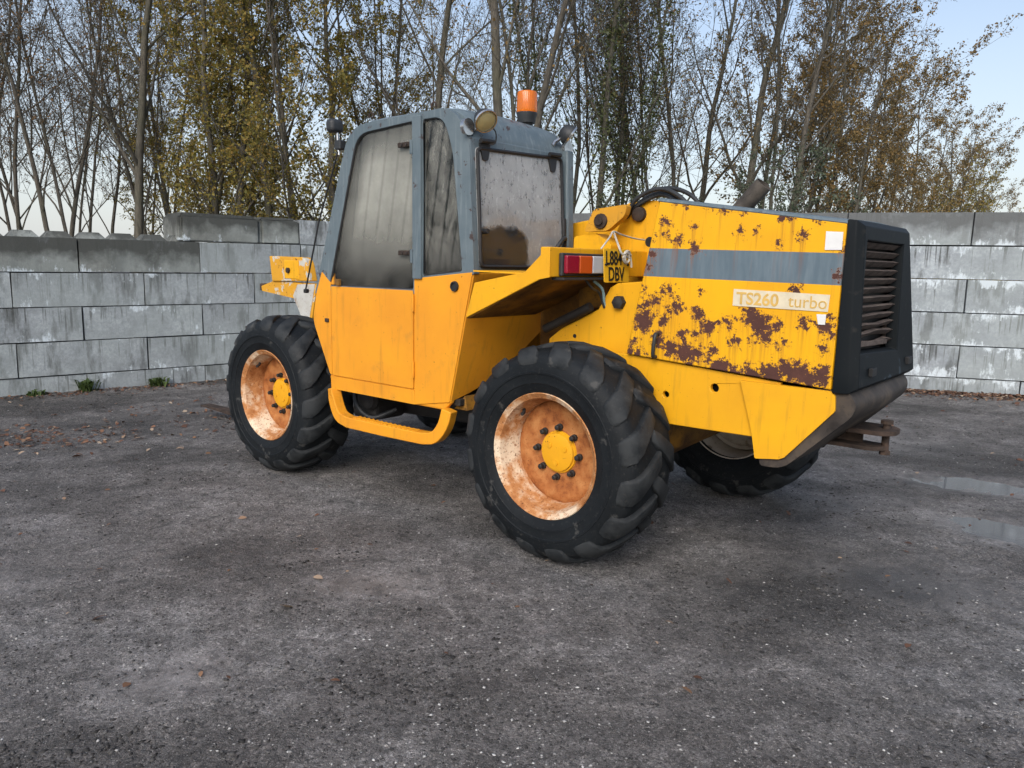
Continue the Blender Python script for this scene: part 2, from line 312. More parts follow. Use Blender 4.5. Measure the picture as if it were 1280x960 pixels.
def concrete(name, base, base2, white=.5, top=0.0, dark=(.045, .047, .042)):
    t = NT(name); off = t.n.new('ShaderNodeCombineXYZ'); r = t.orand(); t.l.new(t.math('MULTIPLY', r, 37.0), off.inputs[0]); t.l.new(t.math('MULTIPLY', r, 11.0), off.inputs[2])
    v = t.vec((1, 1, 1), 'Object', (0, 0, 0), off.outputs[0]); n = t.noise(2.2, 7, .62, v); fine = t.noise(26, 6, .7, v)
    c = t.mix(t.map(n, .38, .62), tuple(q*.80 for q in base), base2); c = t.mix(t.map(r, 0, 1, 0, .55), c, tuple(q*.55 for q in base)); c = t.mix(t.map(fine, .35, .65, 0, .55), c, tuple(q*.45 for q in base)); c = t.mix(t.map(t.noise(5.5, 7, .7, v), .45, .68, 0, .55), c, tuple(q*.5 for q in base))
    vs_ = t.vec((1, 1, .28), 'Object', (0, 0, 0), off.outputs[0]); z = t.xyz()[2]
    drip = t.noise(4.5, 6, .66, vs_); c = t.mix(t.math('MULTIPLY', t.map(drip, .52, .62), .60), c, dark)
    dr2 = t.noise(1.0, 3, .6, t.vec((26, 26, .9), 'Object', (0, 0, 0), off.outputs[0])); c = t.mix(t.math('MULTIPLY', t.map(dr2, .56, .62), t.map(t.math('ADD', z, t.map(t.noise(3, 4, .6, v), .3, .7, -.2, .2)), -.10, .10, .0, .75)), c, dark); c = t.mix(t.map(t.noise(.8, 4, .5, v), .42, .64, 0, .4), c, (.33, .37, .36))
    # lime bloom: patches with their own outline, mostly hugging the bed joints
    edge = t.math('ABSOLUTE', z); ez = t.map(edge, .02, .215, -.10, .05); w = t.math('ADD', t.math('ADD', t.noise(2.4, 7, .66, v), ez), t.map(t.noise(21, 6, .75, vs_), .2, .8, -.16, .16))
    c = t.mix(t.map(w, .66-.12*white, .74-.12*white, 0, .8), c, (.62, .69, .73))
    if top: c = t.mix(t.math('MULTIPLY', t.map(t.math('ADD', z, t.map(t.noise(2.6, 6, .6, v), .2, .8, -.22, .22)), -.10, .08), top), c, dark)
    t.bump(t.math('ADD', t.math('MULTIPLY', fine, .8), n), .5, .014); return t.set(color=c, rough=.85)
M_con = concrete('concrete_left', (.37, .405, .42), (.50, .54, .56), .45)
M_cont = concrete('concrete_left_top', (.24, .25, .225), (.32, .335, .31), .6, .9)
M_conr = concrete('concrete_right', (.37, .41, .44), (.50, .55, .58), 1.0)
M_conrt = concrete('concrete_right_top', (.33, .36, .38), (.44, .48, .50), 1.1, .9, (.10, .105, .105))
def ground_mat():
    t = NT('wet_grit'); n2 = t.noise(4.5, 7, .68); f = t.noise(70, 5, .7); wet = t.attr('wet'); tone = t.attr('tone')
    c = t.ramp(n2, [(.30, (.110, .104, .099)), (.5, (.192, .181, .173)), (.70, (.285, .270, .260))])
    c = t.mix(1.0, c, t.ramp(tone, [(0, (.36, .345, .335)), (.45, (.85, .83, .82)), (.7, (1.1, 1.09, 1.09)), (1, (1.35, 1.36, 1.38))]), 'MULTIPLY')
    p1 = t.voro(95, None, 'F1', 'Color'); p2 = t.voro(230, None, 'F1', 'Color')                      # every grain its own shade
    g = t.math('ADD', t.map(p1, 0, 1, -.5, .5), t.map(p2, 0, 1, -.4, .4)); gm_ = t.ramp(t.map(g, -.7, .7), [(0, .25), (.40, .80), (.70, 1.10), (.86, 1.7), (1, 2.8)]); c = t.mix(t.map(wet, 0, 1, 1, .35), c, t.mix(1.0, c, gm_, 'MULTIPLY'))
    c = t.mix(t.map(t.noise(15, 6, .72), .50, .64, .0, .7), c, (.042, .040, .039))
    sp = t.math('MULTIPLY', t.map(t.voro(125), .30, .16), t.map(t.noise(60, 3, .6), .50, .56)); c = t.mix(t.math('MULTIPLY', sp, t.map(wet, 0, 1, .9, .4)), c, (.40, .39, .37)); sp2 = t.math('MULTIPLY', t.map(t.voro(210), .32, .16), t.map(t.noise(33, 3, .6), .48, .54)); c = t.mix(t.math('MULTIPLY', sp2, .7), c, (.32, .31, .295))
    h = t.math('ADD', t.math('MULTIPLY', p1, .35), t.math('ADD', t.math('MULTIPLY', f, .6), t.noise(22, 6, .72))); nb = t.n.new('ShaderNodeBump'); nb.inputs['Distance'].default_value = .03; t._in(nb.inputs['Strength'], t.map(wet, 0, 1, 1.0, .22)); t._in(nb.inputs['Height'], h); t.l.new(nb.outputs[0], t.p.inputs['Normal'])
    return t.set(color=c, rough=t.math('SUBTRACT', t.map(n2, .3, .7, .82, .66), t.math('MULTIPLY', wet, .40)))
M_ground = ground_mat()
def water_mat():
    t = NT('puddle_water'); t.bump(t.noise(14, 3), .04, .003); return t.set(color=(.10, .105, .115), rough=.07, spec=.7)
M_water = water_mat()
def rnd_mat(name, stops, rough=.8, transl=0.0):
    t = NT(name); c = t.ramp(t.attr('rnd'), stops)
    m = t.set(color=c, rough=rough)
    if transl:
        tl = t.n.new('ShaderNodeBsdfTranslucent'); t._in(tl.inputs[0], c); mx = t.n.new('ShaderNodeMixShader'); mx.inputs[0].default_value = transl; t.l.new(t.p.outputs[0], mx.inputs[1]); t.l.new(tl.outputs[0], mx.inputs[2]); t.l.new(mx.outputs[0], t.out.inputs[0])
    return m
M_stone = rnd_mat('grit_stones', [(0, (.022, .021, .021)), (.55, (.075, .072, .07)), (.85, (.16, .155, .15)), (.90, (.30, .29, .28)), (1, (.52, .51, .49))], .8)
M_litter = rnd_mat('leaf_litter', [(0, (.055, .028, .018)), (.5, (.14, .062, .034)), (.8, (.22, .12, .065)), (1, (.38, .30, .22))], .75)
def bark():
    t = NT('bark'); n = t.noise(7, 6, .65, t.vec((3, 3, .7))); g = t.noise(.8, 4)
    c = t.ramp(n, [(.3, (.045, .040, .032)), (.7, (.14, .122, .096))]); c = t.mix(t.map(g, .45, .7, 0, .5), c, (.045, .055, .022)); t.bump(n, .6, .03); return t.set(color=c, rough=.9)
M_bark = bark()
L_bare = rnd_mat('leaves_brown', [(0, (.080, .050, .022)), (.6, (.16, .09, .035)), (1, (.24, .13, .045))], .7, .35)
L_gold = rnd_mat('leaves_ochre', [(0, (.105, .115, .028)), (.45, (.22, .190, .040)), (.8, (.31, .215, .045)), (1, (.36, .21, .05))], .7, .4)
L_rust = rnd_mat('leaves_russet', [(0, (.12, .100, .035)), (.5, (.22, .150, .050)), (1, (.32, .19, .07))], .7, .35)
L_ivy = rnd_mat('leaves_ivy', [(0, (.045, .062, .022)), (.6, (.090, .110, .040)), (1, (.17, .16, .05))], .5, .2)
L_bush = rnd_mat('leaves_evergreen', [(0, (.050, .068, .040)), (.6, (.090, .112, .066)), (1, (.15, .16, .085))], .6, .2)
L_weed = rnd_mat('weed_green', [(0, (.03, .06, .012)), (1, (.09, .13, .03))], .7, .3)

# ------------------------------------------------------------------ ground, puddles
TH_O = Vector((0.168, 3.8426, 0)); TH_A = 0.6987          # telehandler origin and heading
LW_A, LW_D, RW_A, RW_D = 0.7112, 10.8689, -0.2992, 11.2026
def axis(lo, hi, step, far, grow=1.25):
    a = list(np.arange(lo, hi+1e-6, step)); s = step
    while a[-1] < far: s *= grow; a.append(a[-1]+s)
    s = step
    while a[0] > -far: s *= grow; a.insert(0, a[0]-s)
    return np.array(a)
PUD = [(3.50, 5.52, .55, .30, -.35), (3.25, 4.38, .62, .30, -.55)]
DAMP = [(-1.32, 2.60, .35, .25, .2), (1.9, 3.7, .9, .45, -.5), (2.6, 3.3, .7, .4, -.3), (2.3, 5.0, .6, .4, 0), (-2.9, 3.4, .6, .3, .2), (-.7, 3.5, .4, .2, 0)]
def pud_d(X, Y, L=None):
    d = np.full(np.shape(X), 9.)
    for x, y, a, b, r in (L or PUD):
        u = (X-x)*math.cos(r)+(Y-y)*math.sin(r); v = -(X-x)*math.sin(r)+(Y-y)*math.cos(r); d = np.minimum(d, np.sqrt((u/a)**2+(v/b)**2))
    return d
def gz(X, Y):
    X = np.asarray(X, float); Y = np.asarray(Y, float)
    dl = LW_D-(-math.sin(LW_A)*X+math.cos(LW_A)*Y); t = np.clip(1-dl/6, 0, 1); base = -.13*t*t*(3-2*t)
    near = 1/(1+np.exp((np.hypot(X, Y)-14)/2))
    z = base+near*(.032*fbm(X*.55, Y*.55, 3)+.022*fbm(X*2.1+5, Y*2.1, 3)+.030*fbm(X*7, Y*7, 4, .65))
    ch = np.clip((fbm(X*1.1+31, Y*1.1+3, 3)-.05)*6, 0, 1); z = z+near*ch*.045*fbm(X*16+3, Y*16, 3, .7)      # churned patches
    return z-.026*np.exp(-(pud_d(X, Y)/.9)**4)
gx, gy = axis(-6.5, 6.5, .032, 420), axis(1.6, 11.5, .034, 420)
GX, GY = np.meshgrid(gx, gy); GZ = gz(GX, GY); nx, ny = len(gx), len(gy)
gi = np.arange(nx*ny).reshape(ny, nx); GF = np.stack([gi[:-1, :-1], gi[:-1, 1:], gi[1:, 1:], gi[1:, :-1]], -1).reshape(-1, 4)
gm = np_mesh('ground', np.stack([GX, GY, GZ], -1).reshape(-1, 3), GF, M_ground, True)
wetv = np.clip(1.25-pud_d(GX, GY)*.75, 0, 1); wetv = np.maximum(wetv, np.clip(1.15-pud_d(GX, GY, DAMP)+1.2*fbm(GX*2.5, GY*2.5, 4), 0, 1)*.8); wetv = np.maximum(wetv, np.clip((fbm(GX*.8+11, GY*.8, 4)-.02)*5, 0, 1)*.85*np.clip(1.2-np.abs(GX-2.2)/2.8, .25, 1)); attr(gm, 'wet', wetv.ravel())
def track(off, r0, wob):            # compacted wheel tracks swinging past the camera
    d = np.abs(np.hypot(GX-off[0], GY-off[1])-r0-wob*fbm(GX*.6, GY*.6, 2)); return np.exp(-(d/.20)**2)
tr_ = np.maximum(np.maximum(track((-1.5, -9), 12.0, .5), track((-1.5, -9), 13.7, .5)), np.maximum(track((9, 12), 9.6, .6), track((9, 12), 11.2, .6)))
churn = np.clip((fbm(GX*.75+31, GY*1.5+3, 4, .55)+.02)*4.5, 0, 1)
tonev = .52+1.0*fbm(GX*.5+3, GY*.8, 4)+.55*fbm(GX*2.6, GY*3.4, 4, .6)-.42*churn+.16*tr_; attr(gm, 'tone', np.clip(tonev, 0, 1).ravel())
tag(link('ground', gm), 'dark grey wet gravel yard', None, None, 'structure')
for i, (x, y, a, b, r) in enumerate(PUD):
    n = 40; v = [(x+1.25*(a*math.cos(t)*math.cos(r)-b*math.sin(t)*math.sin(r)), y+1.25*(a*math.cos(t)*math.sin(r)+b*math.sin(t)*math.cos(r)), 0) for t in np.linspace(0, 2*math.pi, n, endpoint=False)]
    pz = float(np.median(gz(x+np.linspace(-.2, .2, 9), y+0*np.linspace(0, 1, 9))))+.010; o = link('puddle', mesh('puddle', v, [tuple(range(n))], M_water)); o.location.z = pz; tag(o, None, None, None, 'structure')
# grit stones
rs = np.random.RandomState(3)
N = 105000; d = 1.9+8.5*rs.rand(N)**1.9; an = (rs.rand(N)-.5)*1.45; SX, SY = d*np.sin(an), d*np.cos(an)
keep = (fbm(SX*1.6, SY*1.6, 3)+.5 > rs.rand(N)*.75) & (pud_d(SX, SY) > .95); SX, SY = SX[keep], SY[keep]; N = len(SX)
sz = .0014+.0046*rs.rand(N)**5*1.4; oc = np.array([(1,0,0),(0,1,0),(-1,0,0),(0,-1,0),(0,0,.7),(0,0,-.7)], float)
th = rs.rand(N)*6.28; ca, sa = np.cos(th)[:, None], np.sin(th)[:, None]; jit = .7+.6*rs.rand(N, 6, 3); P = oc[None]*jit*sz[:, None, None]*np.array([1.3, .9, .8])
V = np.stack([SX[:, None]+P[..., 0]*ca-P[..., 1]*sa, SY[:, None]+P[..., 0]*sa+P[..., 1]*ca, gz(SX, SY)[:, None]+P[..., 2]+sz[:, None]*.25], -1)
of = np.array([(0,1,4),(1,2,4),(2,3,4),(3,0,4),(1,0,5),(2,1,5),(3,2,5),(0,3,5)]); sm = np_mesh('gravel', V.reshape(-1, 3), (np.arange(N)[:, None, None]*6+of[None]).reshape(-1, 3), M_stone)
attr(sm, 'rnd', np.repeat(rs.rand(N), 6)); tag(link('gravel', sm), 'loose grit and small pale stones over the yard', None, None, 'stuff')

N = 60000; d = 1.9+9*rs.rand(N)**1.4; an = (rs.rand(N)-.5)*1.45; CX_, CY_ = d*np.sin(an), d*np.cos(an)
ck = np.clip((fbm(CX_*.75+31, CY_*1.5+3, 4, .55)+.02)*4.5, 0, 1)*np.clip((fbm(CX_*5, CY_*5, 3)+.12)*4, 0, 1); keep = (ck > rs.rand(N)) & (pud_d(CX_, CY_) > 1.0); CX_, CY_ = CX_[keep], CY_[keep]; N = len(CX_)
sz = .003+.010*rs.rand(N)**2.5; th = rs.rand(N)*6.28; ca, sa = np.cos(th)[:, None], np.sin(th)[:, None]; jit = .55+.9*rs.rand(N, 6, 3); P = oc[None]*jit*sz[:, None, None]*np.array([1.5, .95, .7])
V = np.stack([CX_[:, None]+P[..., 0]*ca-P[..., 1]*sa, CY_[:, None]+P[..., 0]*sa+P[..., 1]*ca, gz(CX_, CY_)[:, None]+P[..., 2]], -1)
cm = np_mesh('soil_clods', V.reshape(-1, 3), (np.arange(N)[:, None, None]*6+of[None]).reshape(-1, 3), rnd_mat('clod_soil', [(0, (.014, .013, .012)), (.7, (.050, .046, .043)), (1, (.12, .115, .11))], .85)); attr(cm, 'rnd', np.repeat(rs.rand(N), 6)); tag(link('soil_clods', cm), 'dark crumbled clods in the churned parts of the yard', None, None, 'stuff')

# ------------------------------------------------------------------ block walls
BL, BH, BT = 1.49, .4302, .75
def block_mesh(l, h, mat, seed, rough=.004, round_top=False):
    bm = bmesh.new(); r = random.Random(seed); g = .008
    v = [bm.verts.new((sx*(l/2-g)+r.uniform(-1, 1)*rough, sy*BT/2+r.uniform(-1, 1)*rough, sz*(h/2-g)+r.uniform(-1, 1)*rough)) for sx, sy, sz in ((-1,-1,-1),(1,-1,-1),(1,1,-1),(-1,1,-1),(-1,-1,1),(1,-1,1),(1,1,1),(-1,1,1))]
    for f in ((0,3,2,1),(4,5,6,7),(0,1,5,4),(1,2,6,5),(2,3,7,6),(3,0,4,7)): bm.faces.new([v[i] for i in f])
    if round_top: bmesh.ops.bevel(bm, geom=[e for e in bm.edges if all(q.co.z > 0 for q in e.verts)]+[e for e in bm.edges if all(q.co.x < 0 for q in e.verts) and abs(e.verts[0].co.z-e.verts[1].co.z) > .1], offset=.05, segments=4, affect='EDGES')
    bmesh.ops.bevel(bm, geom=[e for e in bm.edges if e.calc_face_angle(0) > .9], offset=r.uniform(.009, .018), segments=2, affect='EDGES')
    for q in bm.verts: q.co += Vector((r.uniform(-1, 1), r.uniform(-1, 1), r.uniform(-1, 1)))*.0035
    me = bpy.data.meshes.new('concrete_block'); bm.to_mesh(me); bm.free(); me.materials.append(mat); return me
def stud_mesh():
    a, t, h = .168, .095, .085; v = [(-a,-a,0),(a,-a,0),(a,a,0),(-a,a,0),(-t,-t,h),(t,-t,h),(t,t,h),(-t,t,h)]
    return mesh('stud', v, [(4,5,6,7),(0,1,5,4),(1,2,6,5),(2,3,7,6),(3,0,4,7)], M_cont)
STUD = stud_mesh()
def block_wall(label, ang, dist, rows, zbase, cat='wall'):
    root = tag(link('block_wall', None), label, cat); e = np.array([math.cos(ang), math.sin(ang)]); n = np.array([-math.sin(ang), math.cos(ang)])
    root.location = (*(n*dist), zbase); root.rotation_euler.z = ang; cache = {}; rr = random.Random(int(dist*100))
    for z0, h, segs, mat, stud in rows:
        for s0, s1 in segs:
            l = s1-s0; key = (round(l, 2), round(h, 2), mat.name, rr.randrange(5))
            if key not in cache: cache[key] = block_mesh(l, h, mat, len(cache), .004, mat is M_cont and z0 > 1.5)
            o = link('concrete_block', cache[key], root); o.location = ((s0+s1)/2, BT/2+rr.uniform(-.006, .010), z0+h/2); o.rotation_euler.z = rr.uniform(-.004, .004)
            if stud:
                for q in (-.375, -.125, .125, .375):
                    st = link('stud', STUD, o); st.location = (q*l, -.12+.0*q, h/2-.008); st.scale = (1.0*l/BL, 1, 1)
def bond(a, b, j):
    k = math.ceil((a-j)/BL-1e-6); p = [a]
    while j+k*BL < b-.05:
        if j+k*BL > a+.05: p.append(j+k*BL)
        k += 1
    p.append(b); return list(zip(p[:-1], p[1:]))
L0, L1 = -1.6, 6.40
rows = [(-BH, BH, bond(L0, L1, 2.14), M_con, False)]
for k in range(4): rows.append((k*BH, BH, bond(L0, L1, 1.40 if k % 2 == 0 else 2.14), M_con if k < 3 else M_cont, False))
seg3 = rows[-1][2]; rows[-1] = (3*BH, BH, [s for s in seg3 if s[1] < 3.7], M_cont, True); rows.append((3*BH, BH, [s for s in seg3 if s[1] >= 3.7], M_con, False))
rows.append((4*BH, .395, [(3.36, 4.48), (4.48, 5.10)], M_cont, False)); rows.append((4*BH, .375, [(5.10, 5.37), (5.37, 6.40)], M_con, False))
block_wall('grey concrete block wall with knobbed top behind the front wheel', LW_A, LW_D, rows, .0835)
Rr0, Rr1 = -5.75, 7.2
rows = [(k*BH, BH, bond(Rr0, Rr1, 2.69 if k % 2 == 0 else 3.43), M_conr if k < 4 else M_conrt, False) for k in range(-1, 5)]
block_wall('pale streaked concrete block wall behind the black engine grille', RW_A, RW_D, rows, .1846)

# ------------------------------------------------------------------ telehandler
TH = tag(link('telehandler', None), 'rusty orange and yellow telehandler with grey cab parked on wet gravel', 'telehandler'); TH.location = TH_O; TH.rotation_euler.z = math.pi-TH_A
AX = .5826; WB = 2.588
# ---- wheels: local y = 0 is the outer rim flange, wheel centre plane y = -0.19
def tyre_mesh():
    prof = [(-.006,.322),(.010,.345),(.022,.385),(.026,.388),(.026,.396),(.0255,.40),(.0290,.435),(.0325,.438),(.0325,.448),(.0295,.451),(.025,.488),(.008,.525),(-.016,.546),(-.06,.556),(-.12,.561),(-.19,.563)]
    prof = prof+[(-.38-a, r) for a, r in reversed(prof[:-1])]+[(-.365,.305),(-.015,.305)]
    V = []; F = []; A = []; seg = 72; n = len(prof)
    for i in range(seg):
        t = 2*math.pi*i/seg
        for a, r in prof: V.append((r*math.cos(t), a, r*math.sin(t))); A.append(.12 if r > .5 else 0)
    for i in range(seg):
        j = (i+1) % seg
        for k in range(n): l = (k+1) % n; F.append((i*n+k, j*n+k, j*n+l, i*n+l))
    def surf(y):                     # tread radius at lateral y, 0 outer .. -.38
        return float(np.interp(abs(y+.19), [0, .07, .13, .172, .196, .214, .2205], [.563, .561, .556, .546, .525, .488, .44]))
    NL = 16; rr = random.Random(5)
    # lug stations: lateral position (outer half), angle lag, half width, height
    st = [(.0245, -.01, .030, .002), (.022, .0, .050, .009), (.010, .010, .060, .018), (-.012, .03, .062, .024), (-.05, .075, .056, .026), (-.10, .145, .048, .026), (-.16, .225, .043, .026), (-.205, .28, .038, .022), (-.222, .30, .024, .006)]
    for s in (0, 1):
        for q in range(NL):
            a0 = 2*math.pi*(q+(.5 if s else 0))/NL; base = len(V); wear = rr.uniform(.85, 1.05)
            for y, lag, hw, h in st:
                yy = y if s == 0 else -.38-y; R0 = surf(yy) if y > -.19 else surf(-.19); out = 1 if s == 0 else -1
                for du, dh in ((-1.22, -.10), (-1.0, .86), (-.84, 1.0), (.84, 1.0), (1.0, .86), (1.22, -.10)):
                    hh = h*wear*dh; rad = R0+hh*(1.0 if y < .0 else .55); y2 = yy+out*(hh*.55 if y >= .0 else 0); t = a0-lag+du*hw/R0
                    V.append((rad*math.cos(t), y2, rad*math.sin(t))); A.append(1.0 if dh >= .8 else .1)
            m = 6; K = len(st)
            for i in range(K-1):
                for j in range(m-1):
                    a, c = base+i*m+j, base+i*m+j+1; F.append((a, c, c+m, a+m) if s == 0 else (a, a+m, c+m, c))
            F.append(tuple(base+j for j in range(m))); F.append(tuple(base+(K-1)*m+j for j in range(m)))
    me = mesh('tyre', V, F, M_tyre, angle=36); fixn(me); attr(me, 'lug', A); return me
TYRE = tyre_mesh()
def wheel(x, far=False, seed=0, rim=M_rimw, disc=M_rim):
    prof = [(-.365,.30),(-.372,.335),(-.362,.336),(-.35,.312),(-.28,.295),(-.17,.288),(-.10,.288),(-.085,.300),(-.05,.304),(-.018,.312),(-.008,.330),(.004,.337),(.010,.333),(.004,.326),(-.010,.306),(-.045,.296),(-.082,.292),(-.098,.280),(-.16,.278),(-.165,.25)]
    w = lathe('wheel', prof, rim, TH, 64); w.location = (x, 0 if not far else -2.16, AX); w.rotation_euler.y = seed
    if far: w.scale = (1, -1, 1)
    lathe('wheel_disc', [(-.150,.280),(-.138,.262),(-.135,.235),(-.142,.20),(-.142,.115),(-.15,.0)], disc, w, 48)
    t = link('tyre', TYRE, w)
    lathe('hub', [(-.142,.116),(-.132,.112),(-.132,.106),(-.121,.102),(-.118,.094),(-.117,.03),(-.118,.0)], M_yel, w, 32)
    nut = None
    for k in range(8):
        a = 2*math.pi*(k+.3)/8
        if nut is None: nut = lathe('wheel_nut', [(-.15,.019),(-.128,.019),(-.126,.014),(-.105,.014),(-.100,.008),(-.10,0)], M_dark, w, 8, angle=30); nm = nut.data
        else: nut = link('wheel_nut', nm, w)
        nut.location = (.137*math.cos(a), 0, .137*math.sin(a))
    for k in range(3):
        a = 2*math.pi*k/3+.8; b = lathe('hub_plug', [(-.118,.016),(-.112,.015),(-.112,0)], M_yel, w, 10, loc=(.058*math.cos(a), 0, .058*math.sin(a)))
    if not far: va = seed+R(48); tube('valve', [(q*math.cos(va), yy, q*math.sin(va)) for q, yy in ((.288, -.075), (.272, -.060), (.262, -.035))], .010, M_dark, w, 8)
    return w
wheel(0, seed=.2); wheel(WB, seed=1.1); wheel(-.22, True, .5, M_rimf, M_rimf); wheel(WB, True, .9, M_rimf, M_rimf)
# ---- chassis
tube('rear_axle', [(0, -.14, AX), (-.02, -.5, AX), (-.1, -1.07, AX), (-.2, -1.6, AX), (-.22, -2.0, AX)], [.08, .10, .17, .10, .08], M_under, TH, 12)
tube('front_axle', [(WB, -.14, AX), (WB, -.5, AX), (WB, -1.07, AX), (WB, -1.6, AX), (WB, -2.0, AX)], [.08, .10, .17, .10, .08], M_under, TH, 12)
side('chassis_beam', [(.35, .80), (3.1, .80), (3.1, .52), (2.1, .46), (1.0, .50), (.2, .60)], -.62, .72, M_dark, TH, .02)
box('transmission', (1.75, -.34, .46), (2.02, -.62, .72), M_dark, TH, .03)
lathe('drive_flange', [(-.30,.0),(-.30,.07),(-.33,.085),(-.36,.06)], M_dark, TH, 20, 'Y', (1.80, 0, .62))
tube('drive_hose', curve_pts([(1.95, -.32, .70), (1.85, -.25, .58), (1.72, -.28, .50), (1.60, -.40, .56)]), .018, M_black, TH)
box('hydraulic_tank', (.15, -.55, .45), (.95, -.9, .74), M_dark, TH, .03)
# rear frame, counterweight
FR = side('rear_frame', [[(.30, 1.10), (-.23, 1.108), (-.44, 1.092), (-1.06, 1.048), (-1.06, .772), (-.49, .766), (-.40, .70), (-.25, .70), (.0, .62), (.30, .62)],
     [(-.733+.022*math.cos(t), .984+.022*math.sin(t)) for t in np.linspace(0, 6.28, 14, endpoint=False)], [(-.467+.018*math.cos(t), .919+.018*math.sin(t)) for t in np.linspace(0, 6.28, 14, endpoint=False)]], -.42, .03, M_yel, TH)
box('frame_core', (-1.0, -.50, .80), (.3, -1.35, 1.08), M_dark, TH, .01)
side('axle_bracket', [(-.28, .84), (-.48, .84), (-.42, .62), (-.34, .60)], -.445, .12, M_under, TH)
side('counterweight_plate', rnd_poly([(-.872, 1.040), (-1.290, 1.038), (-1.313, 1.020), (-1.318, .950), (-1.108, .702), (-1.085, .690), (-.968, .673), (-.945, .80)], [0, 0, .01, .01, .0, 0, .01, .15]), -.398, .03, M_yel, TH)
def counterweight():
    pr = rnd_poly([(-1.02, 1.03), (-1.36, 1.045), (-1.405, .985), (-1.385, .93), (-1.10, .645), (-.99, .640), (-.985, .68)], [0, .02, .04, .05, .06, .02, 0], 4); n = len(pr)
    ys = [(-.412, 1, .0), (-.9, 1, -.03), (-1.32, 1, .0), (-1.43, .985, .03), (-1.50, .93, .09)]; V = []; F = []
    for y, s, dx in ys:
        for a, c in pr: V.append((-.9+(a+.9)*s+max(0, dx)*0.6-(.0 if dx > 0 else dx*-1*(a < -1.2)), y, .85+(c-.85)*s))
    for i in range(len(ys)-1):
        for j in range(n): a, c = i*n+j, i*n+(j+1) % n; F.append((a, c, c+n, a+n))
    F += [tuple(range(n)), tuple((len(ys)-1)*n+j for j in range(n))]
    me = mesh('counterweight', V, F, M_cw, angle=40); fixn(me); return link('counterweight', me, TH)
counterweight()
HT = sheet('tow_hitch', [rnd_poly([(-1.10, -.84), (-1.40, -.84), (-1.46, -.90), (-1.46, -1.0), (-1.40, -1.06), (-1.10, -1.06)], .03)], lambda a, c: (a, c, .80), (0, 0, 1), .022, M_rust, TH)
sheet('hitch_plate', [rnd_poly([(-1.05, -.86), (-1.36, -.86), (-1.42, -.92), (-1.42, -.99), (-1.05, -1.04)], .03)], lambda a, c: (a, c, .715), (0, 0, 1), .02, M_rust, HT)
tube('hitch_pin', [(-1.405, -.95, .685), (-1.405, -.95, .835)], .018, M_rust, HT, 10); box('hitch_web', (-1.10, -.94, .70), (-1.30, -.96, .79), M_rust, HT, .003)
lathe('pin_head', [(.825,.0),(.825,.030),(.842,.030),(.842,0)], M_rust, HT, 10, 'Z', (-1.405, -.95, 0)); lathe('pin_nut', [(.67,.0),(.67,.026),(.69,.026),(.69,0)], M_rust, HT, 6, 'Z', (-1.405, -.95, 0))
